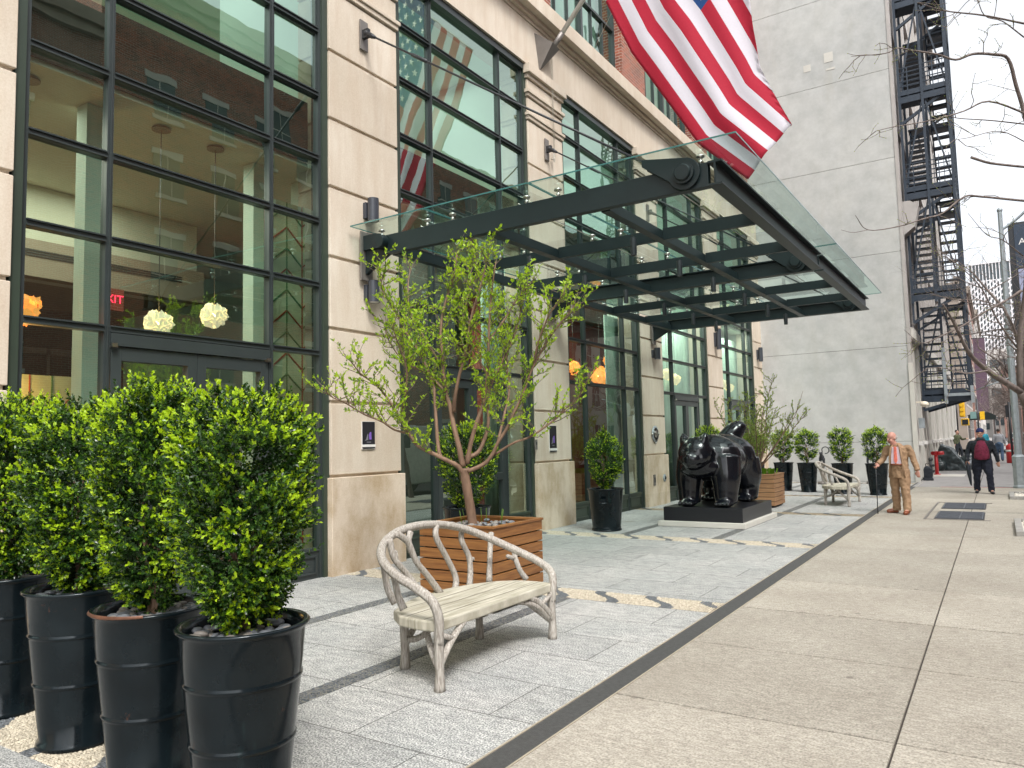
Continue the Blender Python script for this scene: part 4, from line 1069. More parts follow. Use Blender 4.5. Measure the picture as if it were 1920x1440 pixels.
# ------------------------------------------------------------------ foliage
def leaf_quads(P, D, N, ln, wd):
    """P base points, D direction, N approx normal; folded diamond leaves -> V (4n,3), F (n,4)"""
    D = D/np.linalg.norm(D, axis=1)[:,None]
    S = np.cross(D, N); S /= (np.linalg.norm(S, axis=1)[:,None]+1e-9); U = np.cross(S, D)
    ln = ln[:,None]; wd = wd[:,None]
    a = P; b = P + D*ln*.5 + S*wd*.5 + U*wd*.18; c = P + D*ln; d = P + D*ln*.5 - S*wd*.5 + U*wd*.18
    V = np.stack([a,b,c,d], axis=1).reshape(-1,3); n = len(P)
    return V, np.arange(4*n).reshape(n,4)
def boxwood(name, parent, h, prof, ntw, per, size, seed, z0=0., lumps=.10, mats=('leaf_dark','leaf_mid','leaf_new'), clip=1.):
    """prof: [(z fraction, radius)]; twigs spread through the shell, leaves along each twig"""
    g = np.random.default_rng(seed)
    zf = np.array([p[0] for p in prof]); rf = np.array([p[1] for p in prof])
    # area weighted heights
    zz = np.linspace(0,1,400); w = np.interp(zz, zf, rf); w = w + .25*(zz > .93)*w.max(); w /= w.sum()
    nc = max(60, ntw//13); cz_ = g.choice(zz, nc, p=w); ct = g.uniform(0, 2*np.pi, nc); ci = g.integers(0, nc, ntw)
    z = np.clip(cz_[ci] + g.normal(0,.028,ntw), .0, 1.02); th = ct[ci] + g.normal(0,.11,ntw); cd_ = g.normal(0,.075*clip,nc)[ci]; lumps = lumps*clip
    rr = np.interp(z, zf, rf)
    lump = 1 + lumps*np.sin(3*th+5*z+seed) + lumps*.9*np.sin(5*th-11*z+2*seed) + lumps*.6*np.sin(9*th+17*z+seed) + g.normal(0,.035,ntw) + cd_ + .16*(g.random(ntw) < .04)
    dep = 1 - .55*g.power(2.2, ntw)[::-1]*0 - np.abs(g.normal(0,.13,ntw))
    inner = g.random(ntw) < .30; dep[inner] = g.uniform(.3,.75,inner.sum())
    top = z > .93
    R_ = rr*lump*dep; R_[top] *= np.sqrt(g.random(top.sum()))
    zt = z*h*(1 + .035*np.sin(2*th+seed)*(z > .6) + .02*np.sin(5*th+seed)) + .05*top*g.random(ntw)
    tip = np.stack([R_*np.cos(th), R_*np.sin(th), zt], axis=1)
    cz = .45
    out = np.stack([np.cos(th), np.sin(th), (z-cz)*1.3+.45], axis=1); out += g.normal(0,.35,(ntw,3)); out[top] += np.array([0,0,1.2])
    out /= np.linalg.norm(out,axis=1)[:,None]
    Ps=[];Ds=[];Ns=[];K=[];Ls=[]
    L_ = g.uniform(.05,.10,ntw)*(size/.02)*(.6+.4*clip)
    patch = np.sin(4*th+9*z+seed)*np.sin(13*z-2*th+seed*2)
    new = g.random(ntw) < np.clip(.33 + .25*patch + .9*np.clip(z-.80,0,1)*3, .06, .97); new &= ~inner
    for k in range(per):
        t = (k+.5)/per
        base = tip + out*(t-.6)[None] * L_[:,None] if False else tip + out*((t-.6)*L_)[:,None]
        side = g.normal(0,1,(ntw,3)); side -= out*(side*out).sum(1)[:,None]; side /= np.linalg.norm(side,axis=1)[:,None]
        d = side + out*(.5+.9*t)
        Ps.append(base); Ds.append(d); Ns.append(out+g.normal(0,.3,(ntw,3)))
        Ls.append(size*g.uniform(.55,1.35,ntw)*(1-.15*t))
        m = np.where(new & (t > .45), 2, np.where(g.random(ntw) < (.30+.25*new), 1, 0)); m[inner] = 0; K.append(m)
    P = np.concatenate(Ps); D = np.concatenate(Ds); N_ = np.concatenate(Ns); l = np.concatenate(Ls); mi = np.concatenate(K)
    P = P + np.array([0,0,z0])
    V, F = leaf_quads(P, D, N_, l, l*.68)
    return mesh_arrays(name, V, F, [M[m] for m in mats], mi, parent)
def stems(parent, h, z0, seed, n=6, spread=.13, r=.012, name='stem'):
    rr = random.Random(seed); b = MB()
    for k in range(n):
        a = rr.random()*6.28; s = spread*rr.uniform(.4,1)
        b.tube(bez([(.02*math.cos(a),.02*math.sin(a),z0-.05),(s*.35*math.cos(a),s*.35*math.sin(a),z0+h*.2),(s*.8*math.cos(a+.4),s*.8*math.sin(a+.4),z0+h*.4),(s*.9*math.cos(a),s*.9*math.sin(a),z0+h*.6)],3), lerp_r([r,r*.8,r*.5,r*.25],10), 6)
    b.tube([(0,0,z0-.08),(0.01,0,z0+.12)], [.024,.016], 8)
    return b.build(name, M['bark'], parent)
def urn(parent, h, R_, Rb, rings=(.62,.33), name='pot', mat='urn', dish=.05):
    b = MB()
    f = lambda z: Rb + (R_-Rb)*(z/h)**.9
    prof = [(Rb+.005,0),(Rb+.025,.008),(Rb+.02,.03),(f(.045),.045)]
    zs = sorted(list(rings))
    for z in zs:
        prof += [(f(z-.06), z-.06), (f(z-.016), z-.016), (f(z-.010), z-.010), (f(z)+.006, z-.005), (f(z)+.006, z+.005), (f(z+.010), z+.010), (f(z+.016), z+.016), (f(z+.06), z+.06)]
    prof += [(f(h-.03)-.002,h-.03),(R_+.008,h-.014),(R_+.016,h-.004),(R_+.006,h+.006),(R_-.012,h+.002),(R_-.02,h-.03),(R_-.035,h-dish-.06)]
    b.lathe(prof, (0,0,0), 48); return b.build(name, M[mat], parent)
def pebble_fill(parent, R_, z, n, seed, size=.03, inner=.0, name='pebble_mulch'):
    rr = random.Random(seed); b = MB(); b.lathe([(R_,z-.03),(R_*.5,z-.015),(0,z-.01)], (0,0,0), 24, 2)
    for k in range(n):
        a = rr.random()*6.28; q = math.sqrt(rr.uniform(inner,1))*(R_-size*.7)
        s = size*rr.uniform(.7,1.3); rot = Matrix.Rotation(rr.random()*6.28,3,'Z') @ Matrix.Rotation(rr.uniform(-.4,.4),3,'X')
        b.ball((q*math.cos(a),q*math.sin(a),z+rr.uniform(0,size*.6)), (s,s*.72,s*.42), 9, 6, rr.choice([0,0,1]), rot)
    o = b.build(name, [M['peb_stone'], M['peb_stone2'], M['soil']], parent); o['kind'] = 'stuff'; return o
SHR = [(0,.07),(.06,.12),(.14,.18),(.25,.235),(.4,.275),(.6,.295),(.82,.305),(.95,.30),(1.0,.27)]
def potted(loc, rz, label, group, seed, h=1.05, ph=.83, R_=.272, Rb=.180, ntw=4600, per=11, size=.021, rings=(.60,.34), prof=SHR, npeb=90, handle=False, mat='urn', z0=None, clip=1.):
    t = thing('potted_boxwood', label, 'potted shrub', loc, rz, group)
    p = urn(t, ph, R_, Rb, rings, mat=mat)
    if handle:
        b = MB(); b.tube([(.05,-Rb-.105,ph*.72),(.05,-Rb-.13,ph*.68),(-.05,-Rb-.13,ph*.68),(-.05,-Rb-.105,ph*.72)], .009, 6); b.box(-.06,.06,-Rb-.108,-Rb-.085,ph*.66,ph*.78); b.build('handle', M['urn'], p)
    pebble_fill(t, R_-.03, ph-.05, npeb, seed)
    stems(t, h, ph-.02, seed)
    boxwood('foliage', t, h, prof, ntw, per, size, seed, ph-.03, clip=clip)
    return t
G4 = 'tall dark urns of boxwood standing in a row at the front left'
pr1 = potted((-2.87,2.19,0), 0, 'boxwood in dark metal urn, rightmost and nearest of the foreground row', G4, 11, h=1.0, clip=.55)
pr2 = potted((-3.60,2.21,0), .7, 'boxwood in urn with rusty copper rim, second from right in foreground row', G4, 23, h=1.06, npeb=150, clip=.55)
dup(pr1, (-4.42,2.28,0), 2.1, 'boxwood in urn, third from right in foreground row, stones at the rim', (1.02,1.02,1.02))
dup(pr2, (-5.32,2.30,0), 3.6, 'boxwood in urn at the far left edge of the foreground row', (.99,.99,1.01))
# rusty worn rim on the second urn
b = MB(); M['rust'] = simple('worn_copper_rim', (.13,.055,.03), .5, .3, var=.5, scale=9)
rp = [c for c in pr2.children if c.name.startswith('pot')][0]
n = 30; vs = []
for k in range(n+1):
    t = R(-135) - .7 + R(95)*k/n; w_ = math.sin(math.pi*k/n)*.012
    for (rr_, z) in ((.2725,.823-w_), (.2895,.826), (.281,.838)): vs.append((rr_*math.cos(t), rr_*math.sin(t), z))
b.add(vs, [(3*k+j, 3*k+3+j, 3*k+4+j, 3*k+1+j) for k in range(n) for j in range(2)], 0, True)
b.build('rusty_rim', M['rust'], rp)

# two beside the entrance
potted((-5.72,7.72,0), 1, 'boxwood in dark pot behind the wooden tree box, left of the entrance', 'boxwood pots along the facade', 31, h=1.02, ph=.80, R_=.30, Rb=.23, ntw=3000, per=10, size=.023, rings=(.4,), handle=True, mat='urn', clip=.5, prof=[(0,.06),(.06,.12),(.14,.22),(.25,.30),(.4,.35),(.6,.37),(.82,.36),(.95,.32),(1.0,.25)])
potted((-5.95,12.2,0), .3, 'round boxwood in black pot with small handle, between the entrance and the statue', 'boxwood pots along the facade', 37, h=1.02, ph=.74, R_=.315, Rb=.245, ntw=2600, per=10, size=.022, rings=(.06,), handle=True, clip=.35, prof=[(0,.05),(.08,.10),(.22,.22),(.4,.29),(.6,.31),(.8,.29),(.92,.22),(1.0,.10)])
far = potted((-4.60,22.5,0), 0, 'boxwood in tapered black pot, left of the far bench back', 'boxwood pots before the grey wall', 41, h=.92, ph=.82, R_=.275, Rb=.19, ntw=2000, per=9, size=.023, rings=(.55,.28), npeb=25, clip=.45, prof=[(0,.06),(.1,.14),(.3,.27),(.55,.31),(.8,.31),(.95,.29),(1,.22)])
dup(far, (-3.60,22.0,0), 1.3, 'boxwood in tapered black pot directly behind the far bench')
dup(far, (-2.72,21.75,0), 2.6, 'boxwood in tapered black pot beside the man in the tan suit')
dup(far, (-5.35,22.9,0), 4.2, 'boxwood in tapered black pot behind the second wooden tree box')
dup(far, (-6.35,19.2,0), 5.2, 'boxwood whose top shows behind the statue head', (1.0,1.0,1.08))
dup(far, (-6.3,23.4,0), 3.3, 'boxwood partly hidden by the statue tail near the last window')

# ------------------------------------------------------------------ trees in wooden boxes
CAMP = Vector((0,0,1.6))
def wood_box(parent, s, h, mat, rows=6, rim=.07):
    b = MB()
    for k in range(rows):
        z0 = .05 + k*(h-.05)/rows; z1 = z0 + (h-.05)/rows - .012
        for q in range(4):
            M4 = Matrix.Rotation(q*math.pi/2, 3, 'Z'); c = []
            for (x, y) in ((-s, -s), (s-.03, -s), (s-.03, -s+.03), (-s, -s+.03)): c.append((x, y))
            vs = [tuple(M4 @ Vector((x, y, z))) for z in (z0, z1) for (x, y) in c]
            b.add(vs, [(3,2,1,0),(4,5,6,7),(0,1,5,4),(1,2,6,5),(2,3,7,6),(3,0,4,7)])
    b.build('slatted_sides', mat, parent, bevel=.004)
    b = MB(); b.box(-s+.04, s-.04, -s+.04, s-.04, .02, h-.09); b.box(-s+.08,-s+.16,-s+.08,s-.08,0,.03); b.box(s-.16,s-.08,-s+.08,s-.08,0,.03); b.build('liner', M['soil'], parent)
    b = MB(); e = s+.012
    b.box(-e, e, -e, -e+rim, h-.012, h+.012); b.box(-e, e, e-rim, e, h-.012, h+.012); b.box(-e, -e+rim, -e+rim, e-rim, h-.012, h+.012); b.box(e-rim, e, -e+rim, e-rim, h-.012, h+.012)
    b.build('rim', mat, parent, bevel=.003)
def limb_tree(t, limbs, leafm, rn, leaf=.034, twig_gap=.055, tw=(.12,.34), per_tw=10, barkm='bark', skip=.25):
    """limbs: list of (points, r0, r1). Builds trunk and crown"""
    b = MB(); tb = MB(); P=[];D=[];N=[];Ls=[];MI=[]
    def sprout(p, d, L, r, lv):
        mid = p + d*L*.5 + Vector((rn.gauss(0,.02),rn.gauss(0,.02),rn.gauss(0,.015)+.02)); end = p + d*L + Vector((0,0,.10*L))
        tb.tube([p, mid, end], [r, r*.7, r*.35], 4, caps=False)
        seg = [(p,mid),(mid,end)]
        k = int(per_tw*L/.25)
        for q in range(k):
            f = (q+1)/k; a, c = seg[0] if f < .5 else seg[1]; ff = f*2 if f < .5 else f*2-1; pt = a.lerp(c, ff)
            if rn.random() < .15: continue
            for w in range(rn.choice([2,3,3,4])):
                dd = Vector((rn.gauss(0,1),rn.gauss(0,1),rn.gauss(0,1)+.9)) + d*1.0
                P.append(pt); D.append(dd); N.append((rn.gauss(0,.6),rn.gauss(0,.6),1)); Ls.append(leaf*rn.uniform(.5,1.25)*(1.15 if f > .8 else 1)); MI.append(0 if rn.random() < .72 else 1)
        if lv > 0:
            for q in range(rn.choice([1,2,2])):
                f = rn.uniform(.25,.85); pt = p.lerp(end, f)
                d2 = (d*1.1 + Vector((rn.gauss(0,.7),rn.gauss(0,.7),rn.gauss(0,.4)+.35))).normalized()
                sprout(pt, d2, L*rn.uniform(.5,.8), r*.6, lv-1)
    for (pts, r0, r1, dens) in limbs:
        Q = bez(pts, 5); rad = [r0+(r1-r0)*i/(len(Q)-1) for i in range(len(Q))]
        b.tube(Q, rad, 9, lump=.12, rn=rn)
        if not dens: continue
        s = 0; tot = sum((Q[i+1]-Q[i]).length for i in range(len(Q)-1)); nxt = tot*skip; acc = 0
        for i in range(len(Q)-1):
            L = (Q[i+1]-Q[i]).length; dd = (Q[i+1]-Q[i]).normalized()
            while acc + L > nxt:
                p = Q[i] + dd*(nxt-acc); f = nxt/tot
                d2 = (dd*.5 + Vector((rn.gauss(0,.75),rn.gauss(0,.75),rn.gauss(0,.35)+.45))).normalized()
                sprout(p, d2, rn.uniform(*tw)*(1.15-.4*f), .0055, 1 if rn.random() < dens else 0)
                nxt += twig_gap*rn.uniform(.6,1.5)
            acc += L
        sprout(Q[-1]-dd*.02, dd, .12, r1*.8, 0)
    b.build('trunk', M[barkm], t)
    cr = tb.build('twigs', M['twig'], t)
    V, F = leaf_quads(np.array([tuple(p) for p in P]), np.array([tuple(p) for p in D]), np.array(N, dtype=float), np.array(Ls), np.array(Ls)*.5)
    mesh_arrays('crown', V, F, [M[m] for m in leafm], np.array(MI), t)
# camera frame of the photograph, used only to read limb shapes off it at a real depth
_yaw, _pit, _rol = R(32.8909), R(4.47268), R(-1.36586)
_F = Vector((-math.sin(_yaw)*math.cos(_pit), math.cos(_yaw)*math.cos(_pit), math.sin(_pit)))
_r0 = Vector((math.cos(_yaw), math.sin(_yaw), 0)); _u0 = _r0.cross(_F)
_r = _r0*math.cos(_rol)+_u0*math.sin(_rol); _u = -_r0*math.sin(_rol)+_u0*math.cos(_rol)
def pix(x, y, depth):
    """world point at the given distance along the view axis"""
    return CAMP + ((x-960)*_r/1400 - (y-720)*_u/1400 + _F)*depth
TB = Vector((-4.49, 6.31, 0))
t = thing('potted_tree', 'multi-stemmed young tree with bright spring leaves in square wooden box', 'tree', tuple(TB), 0)
wood_box(t, .45, .80, M['ipe'], 7, .05)
rn = random.Random(5)
d0 = (Vector((-4.49,6.31,.8))-CAMP).dot(_F)
base = pix(887, 984, d0); 
Rz = Matrix.Identity(3)
def tp(pts, dd0, dd1):
    """(px,py) list with depth offsets growing from dd0 to dd1 -> local coordinates"""
    n = len(pts); return [Rz @ (pix(x, y, d0+dd0+(dd1-dd0)*i/(n-1)) - TB) for i, (x, y) in enumerate(pts)]
limbs = [
 (tp([(890,1000),(886,980),(879,936),(872,893),(872,878)],0,0), .052, .046, 0),
 (tp([(872,893),(858,874),(840,864),(813,851),(784,836),(767,813),(751,787),(730,752),(706,722),(678,702),(655,674)],0,-.35), .027, .005, .8),
 (tp([(767,813),(740,806),(715,790),(683,777),(650,757),(620,743),(607,726)],-.1,-.5), .012, .004, .6),
 (tp([(840,864),(824,851),(818,791),(815,747),(812,720),(787,663),(760,620),(742,585),(715,540),(722,510)],-.05,.2), .022, .005, .9),
 (tp([(868,875),(861,840),(851,800),(844,762),(836,735),(830,680),(827,613),(835,567),(850,520),(857,475)],0,.1), .031, .006, .9),
 (tp([(851,772),(853,745),(862,700),(875,650),(884,593),(900,540),(915,480)],0,-.35), .022, .005, .9),
 (tp([(876,869),(882,835),(893,795),(907,753),(914,702),(916,640),(918,597),(922,547),(930,490)],0,-.1), .026, .006, .9),
 (tp([(873,858),(895,849),(909,822),(916,787),(915,740),(935,690),(960,640),(975,590),(985,545)],0,.4), .024, .005, .9),
 (tp([(876,880),(882,882),(909,869),(924,851),(933,831),(951,802),(964,773),(980,740),(1000,687),(1033,630),(1060,595),(1083,567)],0,-.3), .025, .005, .9),
 (tp([(927,853),(962,831),(996,818),(1040,787),(1062,765),(1083,747),(1110,695)],-.05,-.4), .014, .004, .5),
 (tp([(1000,687),(1010,640),(1030,590),(1058,550)],-.2,-.6), .012, .004, .8),
 (tp([(830,690),(800,640),(770,590),(765,540),(770,500)],.1,.6), .014, .004, .9),
 (tp([(836,735),(800,700),(760,680),(730,640),(718,600)],0,.5), .013, .004, .9),
 (tp([(914,702),(890,660),(870,600),(880,540),(885,490)],0,.5), .013, .004, .9),
 (tp([(916,640),(945,600),(970,560),(1000,525)],0,.3), .012, .004, .9),
 (tp([(933,831),(945,780),(955,730),(950,670),(960,610)],0,.6), .016, .004, .9),
 (tp([(751,787),(760,740),(762,690),(745,640),(735,610)],-.1,-.5), .012, .004, .8),
]
limb_tree(t, limbs, ('leaf_tree','leaf_tree2'), rn, leaf=.042, twig_gap=.040, tw=(.14,.36), per_tw=8)
o = pebble_fill(t, .38, .76, 70, 77, .035)
b = MB()
for k in range(6):
    a = rnd.random()*6; b.tube([(.2*math.cos(a),.2*math.sin(a),.76),(.23*math.cos(a),.22*math.sin(a),.92)], .004, 4)
b.build('weed_shoots', M['leaf_mid'], t)
# farther one, sparse
T2 = Vector((-4.72, 17.75, 0))
t = thing('potted_tree', 'sparse budding tree in wooden box between statue and grey wall', 'tree', tuple(T2), 0)
wood_box(t, .46, .74, M['ipe2'], 7); rn = random.Random(12); limbs = []
limbs.append(([(0,0,.65),(0,0,.8),(.02,0,.95)], .04, .035, 0))
for k in range(13):
    a = k*2.4+rn.random()*.6; s = rn.uniform(.3,1.1); h = rn.uniform(1.2,2.0) if s < .7 else rn.uniform(.8,1.3)
    c, q = math.cos(a), math.sin(a)
    limbs.append(([(0,0,.82),(s*.2*c,s*.2*q,1.05),(s*.6*c,s*.6*q,1.05+h*.4),(s*.85*c,s*.85*q,1.05+h*.75),(s*1.05*c+.05,s*1.05*q,1.05+h)], .017, .004, .7))
limbs.append(([(0,0,.82),(.2,-.05,1.1),(.55,-.1,1.55),(.9,-.1,2.05),(1.1,-.1,2.6)], .015, .003, .0))
limb_tree(t, limbs, ('leaf_olive','leaf_tree2'), rn, leaf=.042, twig_gap=.06, tw=(.14,.36), per_tw=9)
b = MB(); rr = random.Random(3)
for k in range(140):
    a = rr.random()*6.28; q = math.sqrt(rr.random())*.40; x, y = q*math.cos(a), q*math.sin(a)
    b.add([(x,y,.66),(x+.02,y,.80+rr.random()*.08),(x+rr.uniform(-.05,.05),y+.03,.86)], [(0,1,2)], 0)
o = b.build('ground_cover', M['leaf_mid'], t); o['kind'] = 'stuff'

# ------------------------------------------------------------------ rustic branch benches
def bench(label, loc, rz=0):
    t = thing('rustic_bench', label, 'bench', loc, rz, 'rustic branch benches on the terrace'); rn = random.Random(2)
    # seat
    outl = [(.28,-.75),(.28,.75),(.12,.765),(-.04,.74),(-.20,.62),(-.32,.40),(-.385,.14),(-.385,-.14),(-.33,-.40),(-.22,-.62),(-.06,-.74),(.12,-.765)]
    b = MB(); b.prism(outl, 'z', .375, .445); b.build('seat', M['boisseat'], t, bevel=.012)
    b = MB(); b.box(.155,.158,-.74,.74,.4455,.4465); b.box(-.015,-.012,-.72,.72,.4455,.4465); b.box(-.185,-.182,-.6,.6,.4455,.4465); b.build('plank_line', M['joint'], t)
    rail = bez([(.275,-.735,.30),(.285,-.745,.46),(.25,-.77,.58),(.12,-.785,.66),(-.06,-.78,.73),(-.24,-.71,.81),(-.38,-.54,.89),(-.46,-.28,.945),(-.485,0,.96),(-.465,.28,.935),(-.40,.52,.87),(-.27,.69,.775),(-.08,.78,.68),(.12,.80,.60),(.25,.775,.53),(.285,.745,.44),(.275,.735,.30)], 6)
    b = MB(); b.tube(rail, .030, 20, lump=.05, rn=rn, mi=0, ridge=.09); b.build('arched_rail', M['bois'], t)
    def onx(px, py, xv):
        d = (px-960)*_r/1400 - (py-720)*_u/1400 + _F; return CAMP + d*((xv-CAMP.x)/d.x) - Vector((-3.415,4.64,0))
    def ony(px, py, yv):
        d = (px-960)*_r/1400 - (py-720)*_u/1400 + _F; return CAMP + d*((yv-CAMP.y)/d.y) - Vector((-3.415,4.64,0))
    sp = []
    for px, xa, xb in (([(826,1113),(803,1081),(780,1052),(765,1017),(744,1000)], -3.74, -3.83), ([(854,1106),(854,1081),(838,1046),(818,1008),(818,985)], -3.79, -3.88),
                       ([(880,1101),(882,1072),(879,1043),(865,1011),(869,986)], -3.80, -3.895), ([(917,1091),(918,1060),(919,1031),(921,999)], -3.77, -3.87),
                       ([(987,1086),(975,1069),(966,1046),(964,1028)], -3.62, -3.74), ([(783,1104),(762,1075),(739,1046),(730,1011)], -3.66, -3.78), ([(772,1035),(766,1015),(769,998)], -3.80, -3.84)):
        n = len(px); sp.append([tuple(onx(p[0], p[1], xa+(xb-xa)*i/(n-1))) for i, p in enumerate(px)])
    for px, ya, yb in (([(757,1143),(746,1116),(741,1090),(738,1070)], 3.94, 3.90), ([(741,1131),(727,1104),(720,1063),(716,1040)], 4.02, 4.0)):
        n = len(px); sp.append([tuple(ony(p[0], p[1], ya+(yb-ya)*i/(n-1))) for i, p in enumerate(px)])
    stubs = [([(966,1048),(952,1043)], -3.71), ([(881,1050),(886,1048)], -3.84), ([(742,1052),(741,1036)], -3.76)]
    for s in sp:
        b = MB(); q = bez(s, 5); b.tube(q, lerp_r([.026,.022,.022,.024], len(q)), 15, lump=.05, rn=rn, ridge=.09); b.build('spindle', M['bois'], t)
    for px, xv in stubs:
        b = MB(); q = [onx(p[0], p[1], xv) for p in px]; b.tube(q, [.022,.018], 8); b.ball(tuple(q[-1]), .019, 8, 6); b.build('branch_stub', M['bois'], t)
    def leg(p, dx, dy, front):
        b = MB(); x, y = p
        b.tube(bez([(x,y,0),(x+.002,y,.12),(x-.003,y,.24),(x,y,.38)], 4), lerp_r([.036,.028,.030,.031], 13), 15, lump=.05, rn=rn, ridge=.09)
        b.tube(bez([(x,y,.13 if front else .2),(x+dx*.10,y+dy*.05,.22),(x+dx*.2,y+dy*.12,.32),(x+dx*.25,y+dy*.16,.39)], 4), lerp_r([.02,.022,.024], 13), 15, lump=.05, rn=rn, ridge=.09)
        b.tube(bez([(x,y,.15),(x-.0,y+dy*.09,.25),(x-.01,y+dy*.20,.33),(x-.02,y+dy*.30,.385)], 4), lerp_r([.022,.023,.024], 13), 15, lump=.05, rn=rn, ridge=.09)
        if front: b.tube([(x-.005,y+dy*.16,.30),(x,y+dy*.03,.35)], .018, 8)
        b.build('leg', M['bois'], t)
    leg((.275,-.735), -1, 1, True); leg((.275,.735), -1, -1, True); leg((-.26,-.46), 1, 1, False); leg((-.26,.46), 1, -1, False)
    b = MB(); b.tube(bez([(.27,.70,.16),(.26,.5,.31),(.22,.30,.372)],5), .02, 8); b.build('brace', M['bois'], t)
    return t
b1 = bench('white weathered branch style bench in the foreground beside the wooden tree box', (-3.415,4.64,0))
dup(b1, (-3.13,18.78,0), R(0), 'branch style bench seen end-on near the man in the tan suit')
# ------------------------------------------------------------------ black statue of a stout animal on a plinth
def mirror(b, fn): fn(1); fn(-1)
t = thing('animal_statue', 'stout polished black cat statue standing on a black stone plinth', 'statue', (-4.56, 14.25, 0))
b = MB(); b.box(-.80,.80,-1.12,1.12,.006,.095); b.build('stone_base', M['trim'], t, bevel=.006)
b = MB(); b.box(-.73,.73,-1.0,1.0,.095,.345); b.build('plinth', M['plinth'], t, bevel=.006)
b = MB(); Z = .345
def V3(*a): return Vector(a)
b.ball((.0,.0,Z+.84), (.54,.85,.43), 24, 16)                       # barrel
b.ball((.0,.50,Z+.86), (.60,.48,.47), 20, 14); b.ball((.02,-.42,Z+.88), (.58,.42,.44), 20, 14)
for s in (1,-1):
    b.tube(bez([(s*.30,-.50,Z+.85),(s*.34,-.58,Z+.55),(s*.34,-.62,Z+.28),(s*.34,-.64,Z+.06)],4), lerp_r([.30,.27,.22,.20],13), 16)
    b.ball((s*.34,-.74,Z+.07), (.17,.19,.085), 14, 8)
    b.tube(bez([(s*.30,.60,Z+.80),(s*.35,.66,Z+.5),(s*.35,.72,Z+.28),(s*.35,.66,Z+.06)],4), lerp_r([.34,.31,.23,.20],13), 16)
    b.ball((s*.35,.57,Z+.07), (.165,.19,.085), 14, 8)
    for k in range(4):
        b.ball((s*.34-.11+.075*k,-.90,Z+.055), (.036,.05,.05), 8, 6); b.ball((s*.35-.11+.075*k,.40,Z+.055), (.036,.05,.05), 8, 6)
b.ball((-.08,-.80,Z+.72), (.36,.22,.20), 18, 12)                    # chest fold
H3 = Matrix.Rotation(R(-8),3,'Z')
hc = Vector((-.10,-.92,Z+.97))
b.ball(tuple(hc), (.325,.27,.31), 22, 16)
b.ball(tuple(hc+H3@V3(0,-.17,-.10)), (.20,.16,.145), 16, 12)        # muzzle
b.ball(tuple(hc+H3@V3(0,-.10,-.22)), (.17,.15,.07), 14, 8)
b.ball(tuple(hc+H3@V3(0,-.28,-.02)), (.055,.06,.04), 10, 8)
for s in (1,-1):
    b.tube([hc+H3@V3(s*.17,-.02,.18), hc+H3@V3(s*.215,-.03,.31), hc+H3@V3(s*.235,-.03,.385)], [.12,.075,.014], 10)
    b.ball(tuple(hc+H3@V3(s*.16,-.08,-.08)), (.13,.14,.12), 12, 8)
b.tube(bez([(-.22,.62,Z+.95),(-.08,.78,Z+1.15),(.06,.90,Z+1.33),(.14,.96,Z+1.43)],5), lerp_r([.20,.21,.205,.18],16), 20); b.ball((.15,.97,Z+1.44), (.17,.17,.15), 14, 8)
blob(b, 'body', M['black'], t, .018, 9)
for s in (1,-1):
    b = MB(); b.ball(tuple(hc+H3@V3(s*.115,-.245,.055)), (.032,.02,.028), 10, 8); b.build('eye', M['plinth'], t)
b = MB(); q = [hc+H3@V3(x,-.305+abs(x)*.35,-.165+.25*x*x*8) for x in (-.13,-.08,-.03,0,.03,.08,.13)]
b.tube(q, .008, 6); b.tube([hc+H3@V3(0,-.325,-.04), hc+H3@V3(0,-.318,-.16)], .006, 6); b.build('mouth_line', M['plinth'], t)
# small slender animal figures on round bases by the wall
def figurine(loc, rz, label):
    t = thing('small_animal_figure', label, 'statue', loc, rz, 'small dark animal figures by the grey wall')
    b = MB(); b.lathe([(.15,0),(.16,.02),(.15,.07),(.1,.10),(0,.11)], (0,0,0), 20); b.build('base', M['bracket'], t)
    b = MB(); b.tube([(0,0,.1),(0,0,.55)], [.02,.016], 8); b.build('post', M['blackmetal'], t)
    b = MB(); b.ball((0,0,.86), (.085,.12,.10), 12, 8)
    for s in (1,-1):
        b.tube([(s*.05,-.06,.84),(s*.055,-.08,.70),(s*.05,-.06,.56)], [.035,.022,.02], 8); b.tube([(s*.05,.07,.84),(s*.055,.09,.70),(s*.05,.06,.56)], [.04,.024,.02], 8)
    b.tube([(0,-.08,.90),(0,-.13,.97)], [.05,.04], 8); b.ball((0,-.15,1.0), (.05,.055,.045), 10, 8)
    for s in (1,-1): b.tube([(s*.03,-.15,1.02),(s*.035,-.15,1.08)], [.018,.004], 6)
    tl = [(.0,.10,.90)] + [(.10+.0*k+.11*math.cos(R(200-k*38)), .12, 1.10+.11*math.sin(R(200-k*38))) for k in range(9)]
    b.tube(bez(tl,3), .018, 8); b.box(-.06,.06,-.09,.09,.53,.56)
    blob(b, 'body', M['blackmetal'], t, .012, 2)
figurine((-4.88, 26.1, 0), 0, 'small dark animal figure with hooped tail between two pots')
figurine((-3.50, 26.6, 0), 1.5, 'small dark animal figure with hooped tail left of the suited man')

